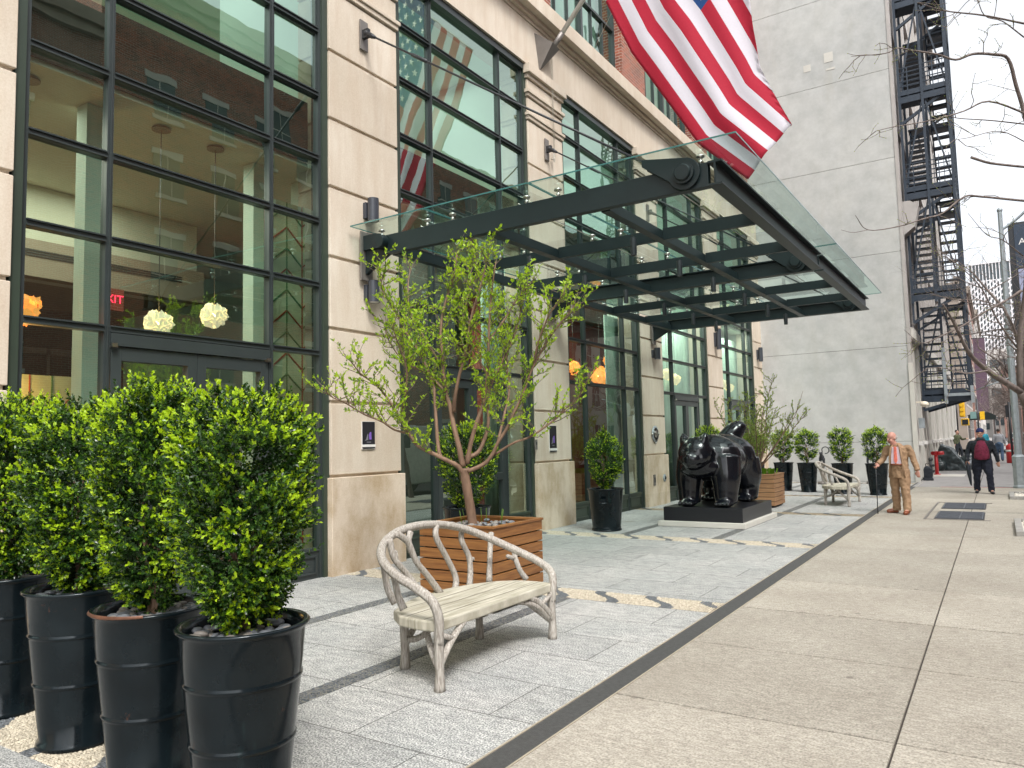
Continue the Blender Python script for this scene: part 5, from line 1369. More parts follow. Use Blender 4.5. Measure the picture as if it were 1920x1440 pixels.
# ------------------------------------------------------------------ people
M['skin'] = simple('skin', (.55,.30,.22), .55, var=.08); M['skin2'] = simple('rosy_skin', (.52,.26,.20), .6, var=.1)
M['tan'] = simple('tan_suit_cloth', (.34,.215,.125), .85, var=.12, scale=10, bmp=.1); M['shirt'] = simple('pale_pink_shirt', (.74,.62,.70), .8)
M['tie'] = simple('coral_tie', (.85,.20,.14), .6, var=.25, scale=25); M['shoe'] = simple('brown_leather', (.22,.06,.025), .35)
M['darkcloth'] = simple('black_cloth', (.010,.014,.021), .8, var=.3); M['trouser_navy'] = simple('dark_navy_trousers', (.010,.013,.026), .9, var=.3); M['navy'] = simple('navy_knit', (.02,.03,.11), .9)
M['maroon'] = simple('maroon_sweater', (.15,.014,.04), .9, var=.35, scale=20); M['scarf'] = simple('grey_scarf', (.035,.045,.055), .9)
M['hair_w'] = simple('grey_hair', (.36,.31,.28), .9); M['hair_d'] = simple('dark_hair', (.03,.02,.015), .6)
M['olive'] = simple('olive_camouflage', (.07,.08,.04), .9, var=.5, scale=14); M['hoodie'] = simple('grey_hoodie', (.30,.31,.33), .9)
M['denim'] = simple('blue_denim', (.07,.12,.2), .9); M['teal'] = simple('teal_coat', (.02,.25,.33), .8)
def hand(b, w, d, side, grip=False, s=1.):
    """palm and five fingers; w wrist, d direction of the fingers"""
    w = Vector(w); d = Vector(d).normalized(); a = Vector((1,0,0)) if abs(d.x) < .8 else Vector((0,1,0))
    r = (a - d*a.dot(d)).normalized(); n = d.cross(r).normalized()
    pc = w + d*.045*s
    b.ball(tuple(pc), (.018*s+.022*abs(r.x)*s, .018*s+.022*abs(r.y)*s, .045*s), 10, 8)
    for k, L in enumerate((.062,.072,.068,.055)):
        o = pc + r*(.03-.02*k)*s + d*.03*s
        c = 1 if grip else .35
        p1 = o + d*L*.45*s - n*.01*c; p2 = p1 + (d*(1-c*.7) - n*c*.9).normalized()*L*.4*s
        p3 = p2 + (d*(.7-c*1.3) - n*c).normalized()*L*.25*s
        b.tube([o, p1, p2, p3], [.0095*s,.009*s,.0085*s,.006*s], 6)
    o = pc + r*.035*s*side; b.tube([o - d*.02*s, o + r*.02*side*s + d*.012*s - n*.01, o + r*.018*side*s + d*.04*s - n*.022], [.012*s,.0105*s,.008*s], 6)
def person(label, loc, rz, J, top, trousers, shoes, skin, hat=None, hair=None, headrot=0., headtilt=0., bulk=1., fine=True, coat_len=.0, jacket_open=False, extra=None, group=None, scale=1.):
    t = thing('person', label, 'person', loc, rz, group); t.scale = (scale,)*3
    g = dict(pel=(0,0,.93), ch=(0,0,1.26), nk=(0,0,1.45), hd=(0,-.02,1.585), sL=(.18,0,1.40), sR=(-.18,0,1.40), eL=(.25,.03,1.13), eR=(-.25,.03,1.13),
             wL=(.27,-.03,.90), wR=(-.27,-.03,.90), hL=(.09,0,.90), hR=(-.09,0,.90), kL=(.11,-.02,.50), kR=(-.11,-.02,.50), aL=(.11,.03,.09), aR=(-.11,.03,.09), tL=(.12,-.13,.03), tR=(-.12,-.13,.03), fL=(0,0,-1), fR=(0,0,-1))
    g.update(J); k = {a: Vector(c) for a, c in g.items()}; B = bulk
    HM = Matrix.Rotation(headrot, 3, 'Z') @ Matrix.Rotation(headtilt, 3, 'X'); hc = k['hd']
    def hp(x, y, z): return hc + HM @ Vector((x, y, z))
    b = MB()
    b.tube([k['pel']+Vector((0,0,-.05)), (k['pel']+k['ch'])/2, k['ch'], k['nk']+Vector((0,0,-.04))], [.12*B,.115*B,.13*B,.07], 14)
    b.tube([k['nk']+Vector((0,0,-.05)), hc+Vector((0,0,-.06))], [.058,.055], 12)
    b.ball(tuple(hp(0,.015,.03)), (.076,.095,.095), 16, 12, rot=HM); b.ball(tuple(hp(0,-.02,-.045)), (.060,.072,.075), 14, 10, rot=HM)
    b.ball(tuple(hp(0,-.055,-.085)), (.032,.03,.028), 10, 8, rot=HM)
    b.tube([hp(0,-.085,.03), hp(0,-.108,-.012)], [.011,.017], 8)
    for s in (1,-1):
        b.ball(tuple(hp(s*.077,.01,-.005)), (.010,.020,.030), 8, 6, rot=HM)
        b.ball(tuple(hp(s*.035,-.07,-.025)), (.026,.022,.024), 8, 6, rot=HM)
    for q, s in (('L',1),('R',-1)):
        b.tube([k['s'+q], k['e'+q], k['w'+q]], [.05,.040,.028], 10)
        hand(b, k['w'+q], k['f'+q], -s, grip=(q == 'R' and extra is not None))
        b.tube([k['h'+q], k['k'+q], k['a'+q]], [.08*B,.055,.042], 10)
        b.tube([k['a'+q], k['t'+q]], [.045,.03], 8)
    blob(b, 'body', skin, t, .0105 if fine else .02, 2, .4)
    if fine:
        for s in (1,-1):
            b = MB(); b.ball(tuple(hp(s*.031,-.083,.012)), (.012,.008,.008), 8, 6, rot=HM); b.build('eye', M['hair_d'], t)
        b = MB(); b.tube([hp(-.024,-.083,-.058), hp(0,-.091,-.056), hp(.024,-.083,-.058)], .005, 6); b.build('mouth', M['maroon'], t)
    if hair == 'bald':
        b = MB()
        for s in (1,-1): b.ball(tuple(hp(s*.064,.035,-.005)), (.017,.05,.034), 10, 8, rot=HM)
        b.ball(tuple(hp(0,.087,-.01)), (.058,.026,.04), 10, 8, rot=HM); b.build('hair', M['hair_w'], t)
    elif hair is not None:
        b = MB(); b.ball(tuple(hp(0,.028,.045)), (.083,.095,.09), 14, 10, rot=HM); b.build('hair', hair, t)
    if hat is not None:
        b = MB(); b.lathe([(.088,-.0),(.092,.02),(.088,.06),(.06,.105),(0,.125)], (0,0,0), 20)
        o = b.build('knitted_hat', hat, t); o.location = hp(0,.012,.035); o.rotation_euler = HM.to_euler()
    # trousers
    b = MB()
    b.tube([k['pel']+Vector((0,0,.10)), k['pel'], k['pel']+Vector((0,0,-.08))], [.135*B,.15*B,.13*B], 16)
    for q in 'LR': b.tube(bez([k['h'+q]+Vector((0,0,.0)), (k['h'+q]+k['k'+q])/2, k['k'+q], (k['k'+q]+k['a'+q])/2+Vector((0,.01,0)), k['a'+q]+Vector((0,-.01,-.03))],3), lerp_r([.105*B,.098*B,.082,.078,.075],13), 14, lump=.06, rn=rnd)
    blob(b, 'trousers', trousers, t, .012 if fine else .022, 3, .5, .034 if fine else 0, .07)
    for q in 'LR':
        b = MB(); a = k['a'+q]; tt = k['t'+q]; d = (tt-a); d.z = 0
        b.ball((a.x+d.x*.05,a.y+d.y*.05,.045), (.045,.045,.045), 10, 8); b.tube([Vector((a.x,a.y,.045))-d*.15, Vector((a.x,a.y,.045))+d*.5, Vector((tt.x,tt.y,.032)), Vector((tt.x,tt.y,.028))+d*.18], [.042,.045,.042,.025], 10)
        blob(b, 'shoe', shoes, t, .010 if fine else .016, 1, .4)
    # top garment
    b = MB(); zb = k['pel'].z+.06-coat_len
    pb = Vector((k['pel'].x, k['pel'].y, zb))
    def ring(c, rx, ry): return c, rx, ry
    R3 = [(pb, .175*B,.135*B), (k['pel']+Vector((0,0,.14)), .165*B,.13*B), (k['ch'], .185*B,.135*B), (k['ch']+Vector((0,0,.10)), .175*B,.115*B), (k['ch']*.4+k['nk']*.6, .135*B,.095), (k['nk']+Vector((0,.01,.005)), .072,.068)]
    vs = []; n = 20
    for c, rx, ry in R3:
        for q in range(n):
            a = 6.2832*q/n; vs.append((c.x+rx*math.cos(a), c.y+ry*math.sin(a), c.z))
    fs = [(i*n+q, i*n+(q+1)%n, (i+1)*n+(q+1)%n, (i+1)*n+q) for i in range(5) for q in range(n)] + [tuple(range(n))[::-1], tuple(5*n+q for q in range(n))]
    b.add(vs, fs)
    for q in 'LR': b.tube(bez([(k['s'+q]*.6+k['ch']*.4)+Vector((0,0,.02)), k['s'+q]+Vector((0,0,-.03)), (k['s'+q]+k['e'+q])/2, k['e'+q], (k['e'+q]+k['w'+q])/2, k['w'+q]],3), lerp_r([.05,.064,.066,.058,.054,.05],16), 12, lump=.05, rn=rnd)
    blob(b, 'jacket' if jacket_open or coat_len else 'sweatshirt', top, t, .011 if fine else .022, 3, .5, .030 if fine else 0, .065)
    return t, k, hp
# the man in the tan suit, right hand on a cane
t, k, hp = person('elderly man in tan suit and coral tie walking with a black cane', (-1.70,16.84,0), R(-16),
    dict(hd=(-.07,-.10,1.50), nk=(-.03,-.03,1.405), ch=(0,0,1.22), sL=(.20,.01,1.335), sR=(-.21,-.01,1.325), eR=(-.29,-.03,1.08), wR=(-.33,-.20,.99), fR=(-.1,-.8,-.35), eL=(.27,.03,1.08), wL=(.35,-.02,.86),
         hL=(.09,0,.88), hR=(-.09,0,.88), kR=(-.11,.03,.48), aR=(-.13,.10,.09), tR=(-.27,.02,.03), kL=(.12,-.07,.47), aL=(.15,-.10,.09), tL=(.16,-.25,.03), fL=(.1,-.1,-1)),
    M['tan'], M['tan'], M['shoe'], M['skin2'], hair='bald', headrot=R(-27), headtilt=R(20), bulk=1.05, coat_len=.28, jacket_open=True, extra=1)
b = MB(); c = k['ch']; f = -.137
vs = [(-.055,f-.006,1.33),(.06,f-.006,1.33),(.095,f-.008,1.15),(.105,f-.010,.985),(-.09,f-.010,.985),(-.08,f-.008,1.15)]
b.add([(x,y,z) for x,y,z in vs]+[(x,y+.03,z) for x,y,z in vs], [(0,5,4,3,2,1),(6,7,8,9,10,11)]+[(i,(i+1)%6,6+(i+1)%6,6+i) for i in range(6)])
b.build('shirt', M['shirt'], t)
b = MB(); b.add([(-.02,f-.016,1.335),(.025,f-.016,1.335),(.035,f-.022,1.06),(.005,f-.024,1.0),(-.03,f-.022,1.06),(-.02,f,1.335),(.025,f,1.335),(.035,f,1.06),(.005,f,1.0),(-.03,f,1.06)], [(0,4,3,2,1),(5,6,7,8,9),(0,1,6,5),(1,2,7,6),(2,3,8,7),(3,4,9,8),(4,0,5,9)]); b.build('tie', M['tie'], t)
b = MB(); b.tube([(-.10,f-.010,.98),(0,f-.024,.98),(.11,f-.010,.98)], .017, 8); b.build('belt', M['shoe'], t)
for s in (1,-1):
    b = MB(); b.tube([(s*.055,f+.03,1.38),(s*.10,f+.0,1.26),(s*.115,f-.006,1.10),(s*.125,f-.002,.95),(s*.15,f+.008,.72)], [.014,.026,.020,.014,.012], 6); b.build('lapel', M['tan'], t)
w = k['wR']
c = thing('walking_cane', 'black walking cane in the suited man\'s hand', 'cane', (-1.70,16.84,0), R(-16))
b = MB(); b.tube([(w.x-.01,w.y-.075,.955),(w.x-.015,w.y-.08,.5),(w.x-.02,w.y-.085,0)], [.010,.010,.009], 8); b.build('shaft', M['blackmetal'], c)
b = MB(); b.tube(bez([(w.x-.01,w.y-.13,.962),(w.x-.01,w.y-.08,.968),(w.x-.01,w.y-.02,.96)],4), .012, 8); b.build('grip', M['blackmetal'], c)
# the man in the navy hat
t, k, hp = person('man in navy knit hat, black jacket and maroon sweater walking towards us', (-.39,22.9,0), R(4),
    dict(eR=(-.30,.04,1.10), wR=(-.33,-.06,.86), eL=(.30,.02,1.10), wL=(.36,.04,.84), sL=(.21,0,1.37), sR=(-.21,0,1.37), kL=(.14,-.12,.50), aL=(.16,-.14,.09), tL=(.18,-.30,.04), kR=(-.13,.02,.48), aR=(-.14,.14,.10), tR=(-.16,.0,.03)),
    M['darkcloth'], M['trouser_navy'], M['blackmetal'], M['skin'], hat=M['navy'], hair=M['hair_d'], bulk=1.28, coat_len=.12, jacket_open=True, extra=1)
t.scale = (1,1,.97)
b = MB(); b.tube(bez([(0,-.075,.93),(0,-.095,1.02),(0,-.10,1.15),(0,-.085,1.27),(0,-.05,1.38)],4), lerp_r([.17,.175,.165,.14,.09],17), 18); blob(b, 'sweater', M['maroon'], t, .014, 2, .4, .02, .1)
b = MB(); b.lathe([(.085,-.03),(.10,0),(.095,.04),(.07,.06)], (0,-.02,1.43), 18); b.build('scarf', M['scarf'], t)
w = k['wR']
c = thing('folded_umbrella', 'folded black umbrella hanging from the hatted man\'s hand', 'umbrella', (-.39,22.9,0), R(4))
b = MB(); b.tube([(w.x,w.y-.04,.80),(w.x+.01,w.y-.05,.70),(w.x+.03,w.y-.06,.50),(w.x+.05,w.y-.07,.24),(w.x+.055,w.y-.07,.20)], [.02,.045,.05,.02,.004], 10, lump=.2, rn=rnd); b.build('folded_canopy', M['darkcloth'], c)
b = MB(); b.tube([(w.x-.005,w.y-.035,.93),(w.x,w.y-.04,.80)], .011, 8); b.build('handle', M['blackmetal'], c)
# distant passers-by
person('distant person in olive camouflage jacket near the traffic signal', (-2.0,50.5,0), R(60), dict(kL=(.11,-.15,.5),aL=(.11,-.2,.09),tL=(.12,-.36,.03),eL=(.3,-.1,1.15),wL=(.3,-.35,1.2),fL=(0,-1,0)), M['olive'], M['darkcloth'], M['blackmetal'], M['skin'], hair=M['hair_d'], fine=False, coat_len=.1)
person('distant person in grey hooded top and jeans seen from behind', (.02,47.6,0), R(180), dict(kL=(.11,-.1,.5),aL=(.11,-.12,.09),tL=(.12,-.3,.03)), M['hoodie'], M['denim'], M['blackmetal'], M['skin'], hair=M['hair_d'], fine=False, coat_len=.05, bulk=1.12)
person('distant person in teal top half hidden behind the hatted man', (-.75,54.0,0), R(10), dict(), M['teal'], M['darkcloth'], M['blackmetal'], M['skin'], hair=M['hair_d'], fine=False)
# ------------------------------------------------------------------ things on the footpath
M['gratebar'] = simple('grate_iron', (.10,.11,.13), .5, .2, var=.2)
t = thing('cellar_grate', 'pair of dark metal vent grates set in the footpath', 'grate', (-.72,17.8,0))
for (ya, yb) in ((16.05,17.5),(18.15,19.6)):
    b = MB(); b.box(-1.10,-.30,ya,yb,.0015,.006); b.build('backing', M['blackmetal'], t, True)
    b = MB()
    k = ya+.05
    while k < yb-.03: b.box(-1.08,-.32,k,k+.035,.006,.016); k += .075
    for x in (-1.08,-.70,-.34): b.box(x,x+.02,ya+.02,yb-.02,.016,.018)
    b.build('bars', M['gratebar'], t, True)
b = MB(); b.box(-1.26,-1.22,15.9,19.75,.001,.008); b.box(-1.22,-.2,15.9,15.94,.001,.008); b.box(-1.22,-.2,19.71,19.75,.001,.008); b.build('surround', M['bracket'], t, True)
def tree_pit(y0, y1, label):
    t = thing('tree_pit', label, 'tree pit', (.65,(y0+y1)/2,0), 0, 'stone edged tree pits'); b = MB(); x0, x1 = .14, 1.02
    yy = y0
    while yy < y1-.05:
        b.box(x0,x0+.10,yy,min(yy+.24,y1)-.006,-.02,.075); yy += .24
    b.box(x0+.106,x1,y0,y0+.10,-.02,.075); b.box(x0+.106,x1,y1-.10,y1,-.02,.075); b.build('stone_edging', M['kerb'], t, True, bevel=.008)
    b = MB(); rr = random.Random(int(y0*10))
    b.box(x0+.1,x1,y0+.1,y1-.1,.001,.02)
    for k in range(170): b.ball((rr.uniform(x0+.14,x1-.03), rr.uniform(y0+.14,y1-.14), .035), (.045*rr.uniform(.6,1.2),.04,.028), 7, 5)
    o = b.build('white_stones', M['peb_white'], t, True); o['kind'] = 'stuff'
tree_pit(13.75,15.8,'stone edged tree pit with white pebbles at the right edge, nearer one')
tree_pit(21.0,22.7,'stone edged tree pit with white pebbles near the lamp post')
def bare_tree(name, label, loc, H_, r0, seed, first, lean=(0,0), levels=4, spread=1.0, mat='bark_grey', kids=None, buds=True, group=None):
    t = thing(name, label, 'tree', loc, 0, group); rn = random.Random(seed); tr = MB(); br = MB(); bd = MB()
    def grow(p, d, L, r, lv):
        n = 5; pts = [p]; q = p.copy(); dd = d.copy()
        for i in range(n):
            dd = (dd + Vector((rn.gauss(0,.22),rn.gauss(0,.22),rn.gauss(0,.16)+.05))).normalized(); q = q + dd*L/n; pts.append(q.copy())
        (tr if lv >= levels else br).tube(pts, [r*(1-.6*i/n) for i in range(n+1)], 7 if lv > 2 else (5 if lv == 2 else 3), caps=False)
        if lv <= 0: return
        for i in range(1, n+1):
            for _ in range(2 if lv > 1 else 3):
                if rn.random() < (.82 if lv > 1 else .75):
                    ax = Vector((rn.gauss(0,1),rn.gauss(0,1),rn.gauss(0,.6))).normalized()
                    nd = (dd*.55 + ax*.85*spread + Vector((0,0,.1))).normalized()
                    grow(pts[i], nd, L*rn.uniform(.42,.66), r*(1-.6*i/n)*.55, lv-1)
        if buds and lv == 1:
            for i in range(n+1): bd.ball(tuple(pts[i]), .007, 5, 4)
    top = Vector((lean[0],lean[1],first))
    tr.tube(bez([(0,0,-.05),(lean[0]*.3,lean[1]*.3,first*.4),(lean[0]*.7,lean[1]*.7,first*.75),tuple(top)],4), lerp_r([r0*1.25,r0,r0*.9,r0*.8],13), 10, lump=.1, rn=rn)
    for (d, L, r, lv) in kids: grow(top.copy(), Vector(d).normalized(), L, r, lv)
    tr.build('trunk', M[mat], t); br.build('crown', M[mat], t)
    if buds and len(bd.v): bd.build('buds', M['leaf_olive'], t)
    return t
t = thing('street_tree', 'bare budding street tree reaching in from the right edge', 'tree', (.85,14.9,0))
rn = random.Random(9); tr = MB(); br = MB(); bd = MB(); TL = Vector((.85,14.9,0))
def twigs(p, d, L, r, lv):
    n = 4; pts = [p]; q = p.copy(); dd = d.copy()
    for i in range(n):
        dd = (dd + Vector((rn.gauss(0,.25),rn.gauss(0,.25),rn.gauss(0,.2)))).normalized(); q = q + dd*L/n; pts.append(q.copy())
    br.tube(pts, [r*(1-.55*i/n) for i in range(n+1)], 4, caps=False)
    for i in range(1, n+1): bd.ball(tuple(pts[i]), .008, 5, 4)
    if lv > 0:
        for i in range(1, n):
            if rn.random() < .7: twigs(pts[i], (dd*.6+Vector((rn.gauss(0,.7),rn.gauss(0,.7),rn.gauss(0,.7)))).normalized(), L*rn.uniform(.4,.7), r*.65, lv-1)
def traced(px, da, db_, r0, r1, dens=1.):
    n = len(px); Q = bez([pix(x,y,da+(db_-da)*i/(n-1))-TL for i,(x,y) in enumerate(px)], 4)
    (tr if r0 > .035 else br).tube(Q, [r0+(r1-r0)*i/(len(Q)-1) for i in range(len(Q))], 7, lump=.12, rn=rn)
    for i in range(2, len(Q)):
        d = (Q[i]-Q[i-1]).normalized()
        if rn.random() < .42*dens: twigs(Q[i], (d*.6+Vector((rn.gauss(0,.6),rn.gauss(0,.6),rn.gauss(0,.75)))).normalized(), rn.uniform(.2,.75), .0075, 1)
traced([(1985,1010),(1970,900),(1942,800),(1914,735)], 14.2, 13.6, .10, .07, 0)
traced([(1914,735),(1852,695),(1816,660),(1789,606),(1768,570)], 13.6, 12.6, .06, .012)
traced([(1914,735),(1912,650),(1922,560),(1928,480),(1932,377)], 13.6, 13.4, .055, .04, .6)
traced([(1925,377),(1842,369),(1808,369),(1767,400),(1733,410),(1683,425),(1627,431),(1604,404)], 13.4, 12.4, .022, .005, .8)
traced([(1627,431),(1600,436),(1577,431)], 12.4, 12.3, .005, .003, 0)
traced([(1925,377),(1935,300),(1920,212),(1905,160),(1890,110),(1862,102),(1825,101),(1792,112),(1758,102),(1708,94),(1683,90),(1660,100),(1596,106)], 13.4, 12.6, .04, .004, .6)
traced([(1950,230),(1920,212),(1854,190),(1808,208),(1750,225),(1675,238),(1642,246)], 13.3, 12.8, .022, .004, .8)
traced([(1940,235),(1860,226),(1792,221),(1758,210)], 13.5, 13.2, .014, .004, 1)
traced([(1960,50),(1920,44),(1846,29),(1792,23),(1767,19),(1720,5)], 13.5, 13.0, .022, .006, .8)
traced([(1920,70),(1880,40),(1846,29),(1830,-10)], 13.5, 13.0, .012, .006, .8)
traced([(1940,316),(1920,313),(1858,306),(1821,295)], 10, 9.8, .014, .018, 0)
traced([(1930,270),(1875,246),(1817,258),(1790,262)], 13.3, 13.0, .010, .004, 1)
traced([(1889,562),(1839,589),(1806,610),(1760,632),(1727,643),(1695,618)], 13.4, 12.8, .02, .004, .8)
traced([(1915,545),(1889,562)], 13.4, 13.4, .03, .02, 0)
traced([(1852,695),(1810,700),(1768,690),(1740,690)], 13, 12.6, .015, .004, .9)
traced([(1905,650),(1870,600),(1840,540),(1800,500),(1770,480)], 13.6, 13, .018, .004, .6)
traced([(1918,480),(1880,450),(1850,440),(1815,400)], 13.6, 13, .012, .004, .7)
tr.build('trunk', M['bark_grey'], t); br.build('crown', M['bark_grey'], t); bd.build('buds', M['leaf_olive'], t)
bare_tree('street_tree', 'bare street tree in the pit behind the lamp post', (.80,21.9,0), 8, .12, 8, 3.0,
    kids=[((-.3,.2,1),2.8,.05,3),((-.6,-.3,.7),1.6,.04,2),((.4,.1,1),3.0,.06,2)], levels=3)
for i, (x, y) in enumerate(((.9,33),(.9,43),(.95,56),(1.0,85),(1.0,97),(-.2,90),(1.4,72),(.3,118))):
    bare_tree('street_tree', ['bare street tree beyond the lamp post, first of the distant row','bare street tree, second of the distant row','bare street tree near the red car','distant bare tree past the crossing','bare tree fifth along the distant kerb','distant bare tree against the brown corner building','bare tree beside the far street crossing','farthest bare tree before the white tower'][i], (x,y,0), 7, .12, 30+i, 2.8,
        kids=[((-.6,.2,1),2.4,.06,2),((-.2,-.7,.9),2.2,.06,2),((.5,.3,1),2.6,.07,2),((-.7,.6,.7),2.2,.05,2)], levels=3, buds=False, group='distant bare street trees')
# lamp post
t = thing('lamp_post', 'grey street lamp post with square base near the right edge', 'lamp post', (.44,25.2,0), R(22))
b = MB(); b.lathe([(.19,0),(.19,.06),(.165,.08),(.165,.84),(.175,.86),(.15,.90),(.11,.93)], (0,0,0), 8, sm=False); b.build('base', M['galv'], t, bevel=.004)
b = MB(); b.tube([(0,0,.9),(0,0,4.5),(0,0,7.85)], [.10,.085,.06], 8, sm=False); b.ball((0,0,7.88), .075, 10, 6); b.build('pole', M['galv'], t)
b = MB(); b.tube(bez([(0,0,7.3),(.35,-.14,7.55),(1.1,-.45,8.2),(2.4,-.95,8.7)],5), .035, 8); b.build('arm', M['galv'], t)
b = MB(); b.ball((2.6,-1.03,8.68), (.35,.13,.08), 14, 8); b.build('lamp_head', M['galv'], t)
t = thing('sign_post', 'thin black sign post beside the distant red car', 'sign post', (.50,40.8,0))
b = MB(); b.tube([(0,0,0),(0,0,2.9)], .05, 8); b.build('pole', M['blackmetal'], t); b = MB(); b.box(-.15,.15,-.02,-.0,2.2,2.75); b.build('plate', M['blackmetal'], t)
t = thing('litter_bin', 'red cylindrical box at the kerb before the red car', 'bin', (.47,44.6,0))
b = MB(); b.lathe([(.17,0),(.19,.03),(.19,.8),(.15,.88),(.06,.95),(0,.96)], (0,0,0), 16); b.build('body', M['red'], t); b = MB(); b.lathe([(.20,.55),(.205,.6),(.20,.65)], (0,0,0), 16); b.build('band', M['white'], t)
t = thing('standpipe', 'red twin-headed standpipe against the neighbour pilasters', 'standpipe', (-2.02,32.6,0))
b = MB(); b.tube([(0,0,0),(0,0,.78)], .065, 12); b.lathe([(.12,0),(.12,.03),(.07,.04)], (0,0,0), 12); b.build('pipe', M['red'], t)
b = MB(); b.ball((0,0,.80), .10, 12, 8); b.tube([(-.05,0,.8),(.26,-.08,.82)], [.08,.07], 10); b.tube([(0,0,.8),(-.1,-.2,.82)], [.08,.07], 10); b.build('twin_inlet', M['red'], t)
t = thing('standpipe', 'black short standpipe beside the red one', 'standpipe', (-2.12,31.3,0)); b = MB(); b.tube([(0,0,0),(0,0,.62)], .05, 10); b.ball((0,0,.62), .08, 10, 8); b.build('pipe', M['blackmetal'], t); b = MB(); b.tube([(0,0,.4),(.1,-.05,.4)], .045, 8); b.tube([(0,0,.2),(.1,-.05,.2)], .045, 8); b.build('valve', M['blackmetal'], t)
t = thing('rubbish_sack', 'small black sack standing by the neighbour doorway', 'sack', (-2.04,28.7,0)); b = MB()
b.box(-.13,.13,-.10,.10,.0,.40); b.ball((0,0,.40), (.12,.10,.08), 12, 8); b.box(-.15,.15,-.12,.12,0,.05); blob(b, 'sack', M['darkcloth'], t, .02, 3, .5, .03, .1)
b = MB(); b.tube(bez([(-.06,0,.45),(-.05,0,.56),(.05,0,.56),(.06,0,.45)],4), .012, 6); b.build('handle', M['blackmetal'], t)
M['tarp'] = simple('dark_plastic', (.03,.042,.045), .28, var=.3, scale=5, bmp=.4); M['clearbag'] = simple('grey_plastic', (.25,.27,.3), .3, var=.5, scale=6, bmp=.4)
t = thing('tarpaulin_pile', 'goods under a dark green tarpaulin on the far footpath', 'tarpaulin', (-1.75,36.6,0)); b = MB()
b.prism([(-.55,0),(.62,0),(.45,.35),(.05,.95),(-.30,1.08),(-.48,.55)], 'y', -.6, .7); blob(b, 'tarpaulin', M['tarp'], t, .03, 6, .5, .14, .25)
b = MB(); b.tube([(-.3,-.2,1.05),(-.36,-.25,1.2),(-.2,-.2,1.18)], [.05,.04,.02], 6); b.build('tied_top', M['white'], t)
for i, (x, y, r, mm, lab) in enumerate(((-.95,36.9,.24,'clearbag','clear plastic rubbish bag right of the tarpaulin'),(-1.15,37.6,.34,'tarp','black rubbish bag between the tarpaulin and clear bag'),(-.80,38.0,.30,'tarp','black rubbish bag behind the clear bag'),(-2.1,35.8,.24,'tarp','black rubbish bag left of the tarpaulin'))):
    t = thing('rubbish_bag', lab, 'rubbish bag', (x,y,0), i, 'rubbish bags by the tarpaulin'); b = MB(); b.ball((0,0,r*.9), (r,r*.9,r*.95), 14, 10); b.ball((r*.4,0,r*.5), (r*.8,r*.8,r*.55), 12, 8); b.tube([(0,0,r*1.6),(0,.02,r*2.1)], [r*.25,r*.35], 8); blob(b, 'bag', M[mm], t, .025, 2, .5, .08, .12)
    b = MB(); b.lathe([(r*.2,0),(r*.24,.02),(r*.2,.04)], (0,0,r*1.75), 10); b.build('knot', M['yellow'] if i == 0 else M['blackmetal'], t)
# signals at the crossing
t = thing('traffic_signal', 'yellow traffic signal with walk box below at the crossing', 'traffic light', (-1.98,60.5,0))
b = MB(); b.tube([(-.35,0,0),(-.35,0,4.2)], .07, 8); b.tube([(-.35,0,3.9),(0,0,3.9)], .03, 6); b.build('pole', M['blackmetal'], t)
b = MB(); b.box(-.17,.17,-.15,.15,2.62,3.62)
b.build('signal_head', M['yellow'], t, bevel=.02)
b = MB()
for k in range(3): b.lathe([(.13,-.30),(.14,-.3),(.14,-.15),(.0,-.15)], (0,0,2.80+.32*k), 12, axis='y')
b.build('visor', M['yellow'], t)
b = MB(); b.box(-.1,.38,-.2,.15,2.02,2.5); b.build('walk_box', M['yellow'], t, bevel=.03); b = MB(); b.box(-.04,.32,-.215,-.2,2.08,2.44); b.build('walk_screen', M['darkglass'], t)
t = thing('signal_box', 'small far yellow signal with green plate across the avenue', 'traffic light', (-1.35,76,0)); b = MB(); b.tube([(0,0,0),(0,0,4.4)], .06, 8); b.build('pole', M['blackmetal'], t); b = MB(); b.box(.15,.5,-.1,.1,2.6,3.3); b.build('signal_head', M['yellow'], t); b = MB(); b.box(-.55,-.1,-.06,0,2.7,3.3); M['grn'] = simple('sign_green', (.18,.30,.28), .5); b.build('street_plate', M['grn'], t)
# door canopy on posts past the crossing
t = thing('door_awning', 'dark green door awning on posts across the avenue', 'awning', (-1.2,84,0)); b = MB(); M['awn'] = simple('awning_green', (.004,.010,.009), .8)
b.prism([(-1.2,2.7),(1.15,2.7),(1.15,3.05),(.6,3.35),(-.6,3.35),(-1.2,3.05)], 'y', -1.5, 3); b.build('cover', M['awn'], t)
for xx in (-1.1, 1.05):
    b = MB(); b.tube([(xx,-1.4,0),(xx,-1.4,2.7)], .05, 6); b.build('post', M['blackmetal'], t)
# ------------------------------------------------------------------ buildings farther down the street
block('corner_building', 'brown stone corner building past the avenue on the left', -2.3, 80, 104, 15.5, M['stone2'], -1, 14, storey=3.3)
block('dark_brick_building', 'dark brick building down the street with vertical banner', -2.1, 104.01, 135, 18.5, M['brick2'], -1, 14, storey=3.3)
block('pale_far_building', 'pale far building low down the street', -2.0, 150, 190, 22, M['stone3'], -1, 14)
block('end_building', 'reddish buildings closing the distant street', 1.5, 205, 215, 16, M['brick2'], 1, 30)
t = thing('street_end_building', 'pale grey blocks at the far end of the street', 'building', (6,225,0)); b = MB(); b.box(-9,30,225,240,0,14); b.box(-1,3.6,222,225,0,22); b.build('wall', M['stone3'], t, True)
for i in range(14):
    for k in range(4): b = MB(); b.box(-8+i*1.4,-7.2+i*1.4,224.9,224.99,2+k*3,3.6+k*3); b.build('window', M['win2'], t, True)
for k in range(5): b = MB(); b.box(-.6,3.2,221.9,221.99,3+k*3.6,5+k*3.6); b.build('window', M['win2'], t, True)
